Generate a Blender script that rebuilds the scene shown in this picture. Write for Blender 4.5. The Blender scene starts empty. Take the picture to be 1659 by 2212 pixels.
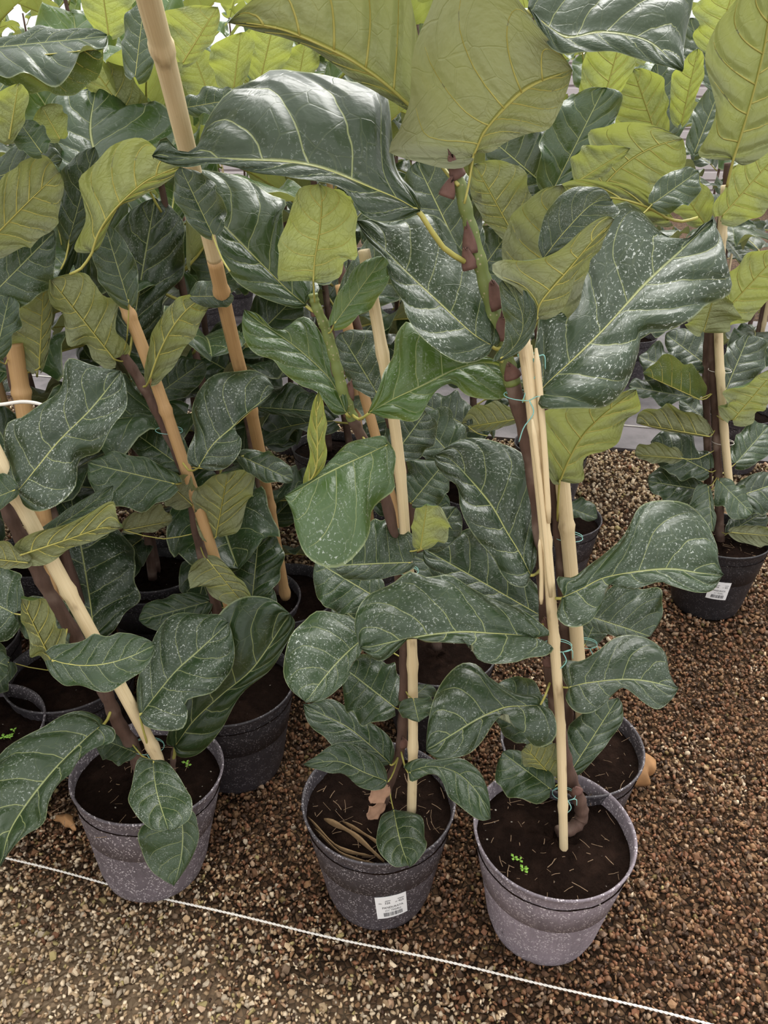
import bpy, bmesh, math, random
import numpy as np
from mathutils import Vector, Matrix

random.seed(7)
RNG = np.random.default_rng(11)
scene = bpy.context.scene
COL = scene.collection

# ------------------------------------------------------------------ camera, sky, light, exposure
F = 1661.0
H = 1.35
PITCH = math.radians(28.0)
cam_d = bpy.data.cameras.new('camera')
cam = bpy.data.objects.new('camera', cam_d)
COL.objects.link(cam)
cam.location = (0, 0, H)
cam.rotation_euler = (math.pi / 2 - PITCH, 0, 0)
cam_d.sensor_fit = 'VERTICAL'
cam_d.sensor_height = 36.0
cam_d.lens = F / 2212.0 * 36.0
cam_d.clip_start = 0.02
scene.camera = cam

world = bpy.data.worlds.new('overcast')
scene.world = world
world.use_nodes = True
wn = world.node_tree.nodes
wl = world.node_tree.links
bg = wn['Background']
tc = wn.new('ShaderNodeTexCoord')
sp = wn.new('ShaderNodeSeparateXYZ')
rp = wn.new('ShaderNodeValToRGB')
rp.color_ramp.elements[0].position = 0.0
rp.color_ramp.elements[0].color = (0.42, 0.42, 0.425, 1)
rp.color_ramp.elements[1].position = 1.0
rp.color_ramp.elements[1].color = (1.0, 0.99, 0.97, 1)
wl.new(tc.outputs['Generated'], sp.inputs[0])
wl.new(sp.outputs['Z'], rp.inputs[0])
wl.new(rp.outputs[0], bg.inputs['Color'])
bg.inputs['Strength'].default_value = 2.15

sun_d = bpy.data.lights.new('sun', 'SUN')
sun_d.energy = 3.4
sun_d.angle = math.radians(38)
sun_d.color = (1.0, 0.98, 0.94)
sun = bpy.data.objects.new('sun', sun_d)
COL.objects.link(sun)
sun.rotation_euler = (math.radians(-34), math.radians(12), 0)

scene.view_settings.view_transform = 'Standard'
scene.view_settings.look = 'None'
scene.view_settings.gamma = 1.0
scene.view_settings.use_curve_mapping = False
scene.view_settings.exposure = 0.25

# ------------------------------------------------------------------ helpers
CP, SP = math.cos(PITCH), math.sin(PITCH)


def P(u, v, Y):
    """point of the place seen in direction (u,v) standing at distance Y in front of the camera"""
    x = (u - 829.5) / F
    y = (1106.0 - v) / F
    d = np.array([x, CP + y * SP, -SP + y * CP])
    return np.array([0, 0, H]) + d * (Y / d[1])


def PZ(u, v, z):
    x = (u - 829.5) / F
    y = (1106.0 - v) / F
    d = np.array([x, CP + y * SP, -SP + y * CP])
    return np.array([0, 0, H]) + d * ((z - H) / d[2])


def mpp(p):
    return (p[1] * CP + (H - p[2]) * SP) / F


def unit(a):
    a = np.asarray(a, float)
    n = np.linalg.norm(a, axis=-1, keepdims=True)
    return a / np.maximum(n, 1e-9)


def new_mesh(name, verts, faces, mats, smooth=True, uvs=None, mat_idx=None):
    me = bpy.data.meshes.new(name)
    me.from_pydata([tuple(map(float, v)) for v in verts], [], faces)
    if not isinstance(mats, (list, tuple)):
        mats = [mats]
    for m in mats:
        me.materials.append(m)
    if smooth:
        me.polygons.foreach_set('use_smooth', [True] * len(me.polygons))
    if mat_idx is not None:
        me.polygons.foreach_set('material_index', mat_idx)
    if uvs is not None:
        uv = me.uv_layers.new(name='UVMap')
        li = np.empty(len(me.loops), dtype=np.int32)
        me.loops.foreach_get('vertex_index', li)
        uv.data.foreach_set('uv', np.asarray(uvs, dtype=np.float32)[li].ravel())
    me.update()
    return me


def add(name, me, parent=None, loc=(0, 0, 0)):
    o = bpy.data.objects.new(name, me)
    COL.objects.link(o)
    o.location = tuple(float(c) for c in loc)
    if parent is not None:
        o.parent = parent
    return o


def tag(o, label, cat, group=None, kind=None):
    o['label'] = label
    o['category'] = cat
    if group:
        o['group'] = group
    if kind:
        o['kind'] = kind
    return o


def spline(pts, n):
    """Catmull-Rom through pts, n samples in all"""
    pts = np.asarray(pts, float)
    if len(pts) == 2:
        return pts[0] + (pts[1] - pts[0]) * np.linspace(0, 1, n)[:, None]
    e = np.vstack([2 * pts[0] - pts[1], pts, 2 * pts[-1] - pts[-2]])
    out = []
    m = len(pts) - 1
    for q in np.linspace(0, m, n):
        i = min(int(q), m - 1)
        t = q - i
        a, b, c, d = e[i], e[i + 1], e[i + 2], e[i + 3]
        out.append(0.5 * ((2 * b) + (c - a) * t + (2 * a - 5 * b + 4 * c - d) * t * t + (3 * b - a - 3 * c + d) * t ** 3))
    return np.array(out)


def tube(path, radii, sides=8, cap=True, squash=1.0):
    """verts, faces, uvs of a tube"""
    path = np.asarray(path, float)
    n = len(path)
    radii = np.broadcast_to(np.asarray(radii, float), (n,))
    tan = unit(np.gradient(path, axis=0))
    ref = np.array([0.0, 1.0, 0.0])
    if abs(tan[0] @ ref) > 0.9:
        ref = np.array([1.0, 0, 0])
    V, U = [], []
    a = unit(np.cross(tan[0], ref))
    L = np.concatenate([[0], np.cumsum(np.linalg.norm(np.diff(path, axis=0), axis=1))])
    for i in range(n):
        a = unit(a - tan[i] * (a @ tan[i]))
        b = np.cross(tan[i], a)
        for k in range(sides):
            th = 2 * math.pi * k / sides
            V.append(path[i] + radii[i] * (math.cos(th) * a + squash * math.sin(th) * b))
            U.append((k / sides, L[i]))
    Fs = []
    for i in range(n - 1):
        for k in range(sides):
            k2 = (k + 1) % sides
            Fs.append((i * sides + k, i * sides + k2, (i + 1) * sides + k2, (i + 1) * sides + k))
    if cap:
        Fs.append(tuple(range(sides - 1, -1, -1)))
        Fs.append(tuple((n - 1) * sides + k for k in range(sides)))
    return V, Fs, U


def join(parts):
    V, Fs, U = [], [], []
    for v, f, u in parts:
        o = len(V)
        V += list(v)
        Fs += [tuple(i + o for i in q) for q in f]
        U += list(u)
    return V, Fs, U


def lathe(prof, sides=48):
    V, Fs, U = [], [], []
    for r, z in prof:
        for k in range(sides):
            th = 2 * math.pi * k / sides
            V.append((r * math.cos(th), r * math.sin(th), z))
            U.append((k / sides, z))
    for i in range(len(prof) - 1):
        for k in range(sides):
            k2 = (k + 1) % sides
            Fs.append((i * sides + k, i * sides + k2, (i + 1) * sides + k2, (i + 1) * sides + k))
    return V, Fs, U


# ------------------------------------------------------------------ materials
class NT:
    def __init__(self, name):
        self.m = bpy.data.materials.new(name)
        self.m.use_nodes = True
        self.t = self.m.node_tree
        self.t.nodes.clear()
        self.out = self.n('ShaderNodeOutputMaterial')

    def n(self, typ, **kw):
        nd = self.t.nodes.new(typ)
        for k, v in kw.items():
            setattr(nd, k, v)
        return nd

    def l(self, a, b):
        self.t.links.new(a, b)

    def put(self, sock, v):
        if isinstance(v, bpy.types.NodeSocket):
            self.l(v, sock)
        elif v is not None:
            sock.default_value = v

    def math(self, op, a, b=None, c=None, clamp=False):
        nd = self.n('ShaderNodeMath', operation=op)
        nd.use_clamp = clamp
        self.put(nd.inputs[0], a)
        self.put(nd.inputs[1], b)
        self.put(nd.inputs[2], c)
        return nd.outputs[0]

    def smooth(self, x, lo, hi):
        nd = self.n('ShaderNodeMapRange', interpolation_type='SMOOTHSTEP')
        self.put(nd.inputs['Value'], x)
        self.put(nd.inputs['From Min'], lo)
        self.put(nd.inputs['From Max'], hi)
        return nd.outputs[0]

    def mix(self, f, a, b, mode='MIX'):
        nd = self.n('ShaderNodeMix', data_type='RGBA', blend_type=mode)
        self.put(nd.inputs[0], f)
        self.put(nd.inputs[6], a if isinstance(a, bpy.types.NodeSocket) else (*a, 1))
        self.put(nd.inputs[7], b if isinstance(b, bpy.types.NodeSocket) else (*b, 1))
        return nd.outputs[2]

    def noise(self, vec, scale, detail=3, rough=0.5, dist=0.0):
        nd = self.n('ShaderNodeTexNoise')
        self.put(nd.inputs['Vector'], vec)
        nd.inputs['Scale'].default_value = scale
        nd.inputs['Detail'].default_value = detail
        nd.inputs['Roughness'].default_value = rough
        nd.inputs['Distortion'].default_value = dist
        return nd

    def vor(self, vec, scale, feature='F1'):
        nd = self.n('ShaderNodeTexVoronoi', feature=feature)
        self.put(nd.inputs['Vector'], vec)
        nd.inputs['Scale'].default_value = scale
        return nd

    def bump(self, h, strength, dist):
        nd = self.n('ShaderNodeBump')
        nd.inputs['Strength'].default_value = strength
        nd.inputs['Distance'].default_value = dist
        self.l(h, nd.inputs['Height'])
        return nd.outputs[0]

    def pbr(self, col, rough, normal=None, spec=0.5, **kw):
        b = self.n('ShaderNodeBsdfPrincipled')
        self.put(b.inputs['Base Color'], col if isinstance(col, bpy.types.NodeSocket) else (*col, 1))
        self.put(b.inputs['Roughness'], rough)
        self.put(b.inputs['Specular IOR Level'], spec)
        if normal is not None:
            self.l(normal, b.inputs['Normal'])
        for k, v in kw.items():
            self.put(b.inputs[k], v)
        return b

    def done(self, shader):
        self.l(shader.outputs[0], self.out.inputs[0])
        return self.m


def objprop(t, name):
    nd = t.n('ShaderNodeAttribute', attribute_type='OBJECT', attribute_name=name)
    return nd.outputs['Fac']


VN, VA, VB = 6.0, 0.16, 0.10      # lateral veins: number, slant, curve (shared by mesh relief and colour)


def leaf_material():
    t = NT('fig_leaf')
    uv = t.n('ShaderNodeUVMap', uv_map='UVMap').outputs[0]
    # slight wobble so that the veins are not ruled lines
    nz = t.noise(uv, 5.0, 2)
    wob = t.n('ShaderNodeVectorMath', operation='SCALE')
    sub = t.n('ShaderNodeVectorMath', operation='SUBTRACT')
    t.l(nz.outputs['Color'], sub.inputs[0])
    sub.inputs[1].default_value = (0.5, 0.5, 0.5)
    t.l(sub.outputs[0], wob.inputs[0])
    wob.inputs['Scale'].default_value = 0.05
    ad = t.n('ShaderNodeVectorMath', operation='ADD')
    t.l(uv, ad.inputs[0])
    t.l(wob.outputs[0], ad.inputs[1])
    s0 = t.n('ShaderNodeSeparateXYZ')
    t.l(uv, s0.inputs[0])
    s1 = t.n('ShaderNodeSeparateXYZ')
    t.l(ad.outputs[0], s1.inputs[0])
    x = t.math('MULTIPLY_ADD', s0.outputs[0], 2.0, -1.0)
    s = t.math('ABSOLUTE', x)
    side = t.math('GREATER_THAN', x, 0.0)
    s3 = t.math('POWER', s, 3.0)
    q = t.math('MULTIPLY', s, VA)
    q = t.math('MULTIPLY_ADD', s3, VB, q)
    q = t.math('SUBTRACT', s1.outputs[1], q)
    p = t.math('MULTIPLY', q, VN)
    p = t.math('MULTIPLY_ADD', side, 0.35, p)
    fr = t.math('FRACT', t.math('ADD', p, 0.5))
    dv = t.math('ABSOLUTE', t.math('SUBTRACT', fr, 0.5))
    wv = t.math('MULTIPLY_ADD', s, -0.018, 0.034)
    lat = t.math('SUBTRACT', 1.0, t.smooth(dv, t.math('MULTIPLY', wv, 0.35), wv))
    fade = t.math('SUBTRACT', 1.0, t.smooth(s, 0.70, 0.97))
    lat = t.math('MULTIPLY', lat, fade)
    lat = t.math('MULTIPLY', lat, t.math('SUBTRACT', 1.0, objprop(t, 'ribbed')))
    rib = t.math('SUBTRACT', 1.0, t.smooth(s, 0.010, 0.028))
    # branching veinlets
    mp = t.n('ShaderNodeMapping')
    mp.inputs['Scale'].default_value = (0.75, 1.0, 1)
    t.l(ad.outputs[0], mp.inputs[0])
    ve = t.vor(mp.outputs[0], 9.0, 'DISTANCE_TO_EDGE')
    net = t.math('SUBTRACT', 1.0, t.smooth(ve.outputs['Distance'], 0.008, 0.03))
    net = t.math('MULTIPLY', net, 0.07)
    margin = t.smooth(s, 0.965, 0.992)
    vein = t.math('MAXIMUM', rib, t.math('MULTIPLY', lat, 0.75))
    vein2 = t.math('MAXIMUM', vein, net)
    # per leaf variation
    rnd = t.n('ShaderNodeObjectInfo').outputs['Random']
    young = objprop(t, 'young')
    spk = objprop(t, 'dusty')
    big = t.noise(uv, 3.0, 3)
    tone = t.math('MULTIPLY_ADD', rnd, 0.5, t.math('MULTIPLY', big.outputs['Fac'], 0.6))
    dark = t.mix(tone, (0.007, 0.021, 0.006), (0.022, 0.053, 0.014))
    yng = t.mix(tone, (0.030, 0.085, 0.012), (0.070, 0.155, 0.025))
    top = t.mix(young, dark, yng)
    top = t.mix(t.math('MULTIPLY', vein2, 0.8), top, (0.34, 0.38, 0.15))
    top = t.mix(t.math('MULTIPLY', margin, 0.5), top, (0.30, 0.34, 0.16))
    # lime scale: curled broken white marks and a thin film
    sc = t.n('ShaderNodeMapping')
    sc.inputs['Scale'].default_value = (0.8, 1.0, 1)
    t.l(uv, sc.inputs[0])
    shift = t.n('ShaderNodeVectorMath', operation='ADD')
    t.l(sc.outputs[0], shift.inputs[0])
    cmb = t.n('ShaderNodeCombineXYZ')
    t.l(t.math('MULTIPLY', rnd, 17.0), cmb.inputs[0])
    t.l(t.math('MULTIPLY', rnd, 9.0), cmb.inputs[1])
    t.l(cmb.outputs[0], shift.inputs[1])
    sv = shift.outputs[0]
    n1 = t.noise(sv, 80.0, 1, 0.5)
    warp = t.n('ShaderNodeVectorMath', operation='MULTIPLY_ADD')
    t.l(n1.outputs['Color'], warp.inputs[0])
    warp.inputs[1].default_value = (0.022, 0.022, 0)
    t.l(sv, warp.inputs[2])
    v1 = t.vor(warp.outputs[0], 58.0, 'DISTANCE_TO_EDGE')
    line = t.math('SUBTRACT', 1.0, t.smooth(v1.outputs['Distance'], 0.02, 0.065))
    n2 = t.noise(sv, 60.0, 1)
    brk = t.smooth(n2.outputs['Fac'], 0.52, 0.62)
    n3 = t.noise(sv, 5.0, 2)
    patch = t.smooth(n3.outputs['Fac'], 0.32, 0.66)
    v2 = t.vor(sv, 85.0)
    dots = t.math('SUBTRACT', 1.0, t.smooth(v2.outputs['Distance'], 0.10, 0.2))
    n4 = t.noise(sv, 30.0, 1)
    dots = t.math('MULTIPLY', dots, t.smooth(n4.outputs['Fac'], 0.54, 0.6))
    marks = t.math('MAXIMUM', t.math('MULTIPLY', line, brk), dots)
    marks = t.math('MULTIPLY', t.math('MULTIPLY', marks, patch), spk)
    film = t.math('MULTIPLY', t.math('MULTIPLY', patch, spk), 0.06)
    top = t.mix(film, top, (0.42, 0.45, 0.42))
    top = t.mix(t.math('MULTIPLY', marks, 0.95, clamp=True), top, (0.70, 0.74, 0.68))
    # underside
    bot = t.mix(tone, (0.185, 0.195, 0.115), (0.270, 0.280, 0.175))
    bot = t.mix(young, bot, (0.29, 0.33, 0.14))
    bot = t.mix(t.math('MULTIPLY', vein2, 0.9), bot, (0.46, 0.42, 0.17))
    # relief: lamina swells between veins
    pil = t.math('MULTIPLY', t.smooth(dv, 0.0, 0.30), t.smooth(s, 0.0, 0.22))
    hgt = t.math('MULTIPLY_ADD', pil, t.math('MULTIPLY', objprop(t, 'relief'), 1.25), t.math('SUBTRACT', 1.0, vein2))
    fine = t.noise(uv, 30.0, 2)
    hgt = t.math('MULTIPLY_ADD', fine.outputs['Fac'], 0.25, hgt)
    hgt2 = t.math('MULTIPLY', hgt, -1.0)
    nt = t.bump(hgt, 0.5, 0.005)
    nb = t.bump(hgt2, 1.0, 0.008)
    rough = t.math('MULTIPLY_ADD', big.outputs['Fac'], 0.28, 0.16)
    rough = t.math('MULTIPLY_ADD', spk, 0.10, rough)
    bt = t.pbr(top, rough, nt, 0.5)
    bb = t.pbr(bot, 0.55, nb, 0.35)
    # light coming through the blade
    trc = t.mix(young, (0.135, 0.150, 0.052), (0.48, 0.54, 0.09))
    trc = t.mix(t.math('MULTIPLY', vein, 0.6), trc, (0.34, 0.30, 0.06))
    tr = t.n('ShaderNodeBsdfTranslucent')
    t.l(trc, tr.inputs[0])
    t1 = t.n('ShaderNodeMixShader')
    t1.inputs[0].default_value = 0.26
    t.l(bt.outputs[0], t1.inputs[1])
    t.l(tr.outputs[0], t1.inputs[2])
    t2 = t.n('ShaderNodeMixShader')
    t2.inputs[0].default_value = 0.33
    t.l(bb.outputs[0], t2.inputs[1])
    t.l(tr.outputs[0], t2.inputs[2])
    geo = t.n('ShaderNodeNewGeometry')
    mx = t.n('ShaderNodeMixShader')
    t.l(geo.outputs['Backfacing'], mx.inputs[0])
    t.l(t1.outputs[0], mx.inputs[1])
    t.l(t2.outputs[0], mx.inputs[2])
    return t.done(mx)


def vein_material():
    t = NT('leaf_vein')
    c = t.n('ShaderNodeTexCoord').outputs['Object']
    nz = t.noise(c, 40, 3)
    col = t.mix(nz.outputs['Fac'], (0.30, 0.28, 0.06), (0.46, 0.42, 0.12))
    return t.done(t.pbr(col, 0.45, None, 0.4))


def shoot_material():
    t = NT('green_stem')
    c = t.n('ShaderNodeTexCoord').outputs['Object']
    nz = t.noise(c, 18, 4)
    v = t.vor(c, 160)
    col = t.mix(nz.outputs['Fac'], (0.075, 0.105, 0.025), (0.20, 0.24, 0.07))
    col = t.mix(t.math('SUBTRACT', 1.0, t.smooth(v.outputs['Distance'], 0.12, 0.25)), col, (0.30, 0.27, 0.15))
    return t.done(t.pbr(col, 0.5, t.bump(nz.outputs['Fac'], 0.3, 0.003), 0.4))


def bark_material():
    t = NT('brown_bark')
    c = t.n('ShaderNodeTexCoord').outputs['Object']
    mp = t.n('ShaderNodeMapping')
    mp.inputs['Scale'].default_value = (1, 1, 0.25)
    t.l(c, mp.inputs[0])
    nz = t.noise(mp.outputs[0], 70, 5, 0.6)
    n2 = t.noise(c, 14, 3)
    col = t.mix(nz.outputs['Fac'], (0.028, 0.015, 0.011), (0.15, 0.088, 0.066))
    col = t.mix(t.math('MULTIPLY', t.smooth(n2.outputs['Fac'], 0.52, 0.7), 0.6), col, (0.26, 0.19, 0.15))
    return t.done(t.pbr(col, 0.75, t.bump(nz.outputs['Fac'], 0.7, 0.004), 0.3))


def bamboo_material(name, a, b):
    t = NT(name)
    uv = t.n('ShaderNodeUVMap', uv_map='UVMap').outputs[0]
    mp = t.n('ShaderNodeMapping')
    mp.inputs['Scale'].default_value = (14, 2.5, 1)
    t.l(uv, mp.inputs[0])
    nz = t.noise(mp.outputs[0], 3.0, 5, 0.6)
    mp2 = t.n('ShaderNodeMapping')
    mp2.inputs['Scale'].default_value = (1.5, 7, 1)
    t.l(uv, mp2.inputs[0])
    n2 = t.noise(mp2.outputs[0], 2.2, 4)
    col = t.mix(nz.outputs['Fac'], a, b)
    col = t.mix(t.math('MULTIPLY', t.smooth(n2.outputs['Fac'], 0.56, 0.74), 0.6), col, (0.20, 0.115, 0.055))
    return t.done(t.pbr(col, 0.45, t.bump(nz.outputs['Fac'], 0.3, 0.002), 0.45))


def pot_material():
    t = NT('black_plastic')
    c = t.n('ShaderNodeTexCoord').outputs['Object']
    sx = t.n('ShaderNodeSeparateXYZ')
    t.l(c, sx.inputs[0])
    dust = objprop(t, 'dusty')
    n1 = t.noise(c, 9, 4, 0.6)
    n2 = t.noise(c, 420, 2, 0.7)
    film = t.smooth(n1.outputs['Fac'], 0.30, 0.70)
    low = t.math('SUBTRACT', 1.0, t.smooth(sx.outputs[2], 0.0, 0.42))
    mps = t.n('ShaderNodeMapping')
    mps.inputs['Scale'].default_value = (1, 1, 0.06)
    t.l(c, mps.inputs[0])
    ns_ = t.noise(mps.outputs[0], 170, 3, 0.6)
    film = t.math('MULTIPLY_ADD', low, 0.45, t.math('MULTIPLY_ADD', film, 0.25, t.math('MULTIPLY', ns_.outputs['Fac'], 0.5)))
    film = t.math('MULTIPLY', film, dust, clamp=True)
    col = t.mix(film, (0.010, 0.010, 0.011), (0.30, 0.250, 0.285))
    col = t.mix(t.math('MULTIPLY', t.math('MULTIPLY', t.smooth(n2.outputs['Fac'], 0.5, 0.72), 0.6), dust), col, (0.24, 0.21, 0.22))
    v = t.vor(c, 230)
    dots = t.math('SUBTRACT', 1.0, t.smooth(v.outputs['Distance'], 0.20, 0.44))
    n3 = t.noise(c, 70, 2)
    dots = t.math('MULTIPLY', t.math('MULTIPLY', dots, t.smooth(n3.outputs['Fac'], 0.40, 0.55)), t.math('MULTIPLY', dust, 2.2, clamp=True))
    col = t.mix(dots, col, (0.55, 0.50, 0.52))
    # dark scuffs
    mp = t.n('ShaderNodeMapping')
    mp.inputs['Scale'].default_value = (1, 1, 0.45)
    t.l(c, mp.inputs[0])
    n4 = t.noise(mp.outputs[0], 24, 2)
    sc = t.smooth(n4.outputs['Fac'], 0.70, 0.74)
    col = t.mix(t.math('MULTIPLY', sc, 0.8), col, (0.02, 0.019, 0.022))
    rough = t.math('MULTIPLY_ADD', dust, 0.25, 0.42)
    return t.done(t.pbr(col, rough, t.bump(n2.outputs['Fac'], 0.2, 0.001), 0.4))


def soil_material():
    t = NT('potting_soil')
    c = t.n('ShaderNodeTexCoord').outputs['Object']
    n1 = t.noise(c, 60, 5, 0.7)
    n2 = t.noise(c, 16, 3)
    col = t.mix(n1.outputs['Fac'], (0.003, 0.002, 0.0015), (0.020, 0.011, 0.008))
    col = t.mix(t.math('MULTIPLY', t.smooth(n2.outputs['Fac'], 0.5, 0.7), 0.4), col, (0.038, 0.021, 0.015))
    v = t.vor(c, 75)
    d = t.math('SUBTRACT', 1.0, t.smooth(v.outputs['Distance'], 0.10, 0.16))
    n3 = t.noise(c, 45, 1)
    d = t.math('MULTIPLY', d, t.smooth(n3.outputs['Fac'], 0.62, 0.66))
    col = t.mix(d, col, (0.40, 0.36, 0.31))
    return t.done(t.pbr(col, 0.95, t.bump(n1.outputs['Fac'], 1.0, 0.012), 0.04))


def plain(name, col, rough=0.6, spec=0.4, var=0.25, scale=40):
    t = NT(name)
    c = t.n('ShaderNodeTexCoord').outputs['Object']
    nz = t.noise(c, scale, 4, 0.6)
    a = tuple(x * (1 - var) for x in col)
    b = tuple(min(1, x * (1 + var)) for x in col)
    cc = t.mix(nz.outputs['Fac'], a, b)
    return t.done(t.pbr(cc, rough, t.bump(nz.outputs['Fac'], 0.2, 0.002), spec))


def pebble_material():
    t = NT('gravel_stone')
    at = t.n('ShaderNodeAttribute', attribute_type='GEOMETRY', attribute_name='stone').outputs['Color']
    ob = t.n('ShaderNodeAttribute', attribute_type='OBJECT', attribute_name='stone_col').outputs['Color']
    c = t.n('ShaderNodeTexCoord').outputs['Object']
    col = t.mix(1.0, at, ob, 'ADD')
    nz = t.noise(c, 220, 3)
    col = t.mix(t.math('MULTIPLY', nz.outputs['Fac'], 0.5), col, t.mix(1.0, col, (0.55, 0.5, 0.45), 'MULTIPLY'))
    return t.done(t.pbr(col, 0.55, t.bump(nz.outputs['Fac'], 0.25, 0.001), 0.22))


def ground_material():
    t = NT('fine_gravel_ground')
    c = t.n('ShaderNodeTexCoord').outputs['Object']
    v = t.vor(c, 75)
    e = t.vor(c, 75, 'DISTANCE_TO_EDGE')
    r = t.n('ShaderNodeValToRGB')
    els = r.color_ramp.elements
    els[0].position, els[0].color = 0.0, (0.030, 0.017, 0.010, 1)
    els[1].position, els[1].color = 1.0, (0.19, 0.115, 0.065, 1)
    x = els.new(0.5)
    x.color = (0.095, 0.052, 0.028, 1)
    sx = t.n('ShaderNodeSeparateColor')
    t.l(v.outputs['Color'], sx.inputs[0])
    t.l(sx.outputs[0], r.inputs[0])
    big = t.noise(c, 1.3, 3)
    col = t.mix(t.smooth(e.outputs['Distance'], 0.0, 0.12), (0.012, 0.009, 0.006), r.outputs[0])
    col = t.mix(t.math('MULTIPLY', t.smooth(big.outputs['Fac'], 0.45, 0.7), 0.45), col, (0.030, 0.019, 0.012))
    # sandy dry strip in front of the marker string
    sx2 = t.n('ShaderNodeSeparateXYZ')
    t.l(c, sx2.inputs[0])
    dd = t.math('MULTIPLY_ADD', sx2.outputs[0], -0.41, t.math('MULTIPLY_ADD', sx2.outputs[1], -1.0, 0.80))
    dd = t.math('MULTIPLY_ADD', big.outputs['Fac'], 0.3, dd)
    col = t.mix(t.math('MULTIPLY', t.smooth(dd, 0.10, 0.42), 0.85), col, (0.27, 0.195, 0.125))
    return t.done(t.pbr(col, 0.8, t.bump(e.outputs['Distance'], 0.8, 0.02), 0.1))


def mat_material():
    t = NT('woven_ground_cover')
    c = t.n('ShaderNodeTexCoord').outputs['Object']
    n1 = t.noise(c, 2.2, 5, 0.6)
    n2 = t.noise(c, 30, 3)
    col = t.mix(t.smooth(n1.outputs['Fac'], 0.35, 0.7), (0.040, 0.034, 0.038), (0.20, 0.175, 0.185))
    w = t.n('ShaderNodeTexWave')
    t.l(c, w.inputs[0])
    w.inputs['Scale'].default_value = 60
    return t.done(t.pbr(col, t.math('MULTIPLY_ADD', n2.outputs['Fac'], 0.4, 0.25), t.bump(w.outputs[0], 0.2, 0.002), 0.5))


M_LEAF = leaf_material()
M_VEIN = vein_material()
M_SHOOT = shoot_material()
M_BARK = bark_material()
M_BAMBOO = bamboo_material('pale_bamboo', (0.54, 0.40, 0.21), (0.82, 0.69, 0.45))
M_BAMBOO2 = bamboo_material('brown_bamboo', (0.36, 0.20, 0.085), (0.58, 0.38, 0.18))
M_POT = pot_material()
M_SOIL = soil_material()
M_STIP = plain('red_brown_stipule', (0.135, 0.072, 0.058), 0.65, 0.3, 0.6, 60)
M_DRY = plain('dry_leaf', (0.33, 0.175, 0.075), 0.7, 0.3, 0.5, 22)
M_STRAW = plain('straw', (0.24, 0.155, 0.08), 0.8, 0.2, 0.5, 90)
M_LITTER = plain('soil_litter', (0.24, 0.16, 0.10), 0.85, 0.2, 0.6, 140)
M_TWINE = plain('teal_twine', (0.24, 0.50, 0.46), 0.6, 0.3, 0.2, 300)
M_STRING = plain('white_string', (0.74, 0.70, 0.64), 0.8, 0.2, 0.15, 300)
M_PAPER = plain('label_paper', (0.86, 0.86, 0.86), 0.45, 0.3, 0.01, 10)
M_INK = plain('label_ink', (0.10, 0.10, 0.11), 0.6, 0.2, 0.1, 10)
M_WEED = plain('seedling_green', (0.22, 0.42, 0.06), 0.5, 0.3, 0.3, 100)
M_STONE = pebble_material()
M_GROUND = ground_material()
M_MAT = mat_material()
M_SIDING = plain('pale_siding', (0.50, 0.45, 0.45), 0.6, 0.3, 0.1, 3)

# ------------------------------------------------------------------ leaf geometry
FID_T = np.array([0, .03, .08, .16, .27, .38, .5, .62, .74, .85, .93, .975, 1.0])
FID_W = np.array([.10, .38, .56, .62, .57, .60, .78, .96, 1.0, .86, .60, .34, 0.0])
OVL_T = np.array([0, .03, .08, .18, .30, .45, .58, .72, .84, .93, .975, 1.0])
OVL_W = np.array([.10, .36, .58, .80, .93, 1.0, .99, .90, .70, .44, .25, 0.0])


def width(t, k):
    a = np.interp(t, FID_T, FID_W)
    b = np.interp(t, OVL_T, OVL_W)
    return k * a + (1 - k) * b


def arc_curve(pts):
    c = spline(np.asarray(pts, float), 120)
    L = np.concatenate([[0], np.cumsum(np.linalg.norm(np.diff(c, axis=0), axis=1))])
    L = L / L[-1]

    def f(x):
        return np.stack([np.interp(x, L, c[:, i]) for i in range(3)], 1)
    return f


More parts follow.
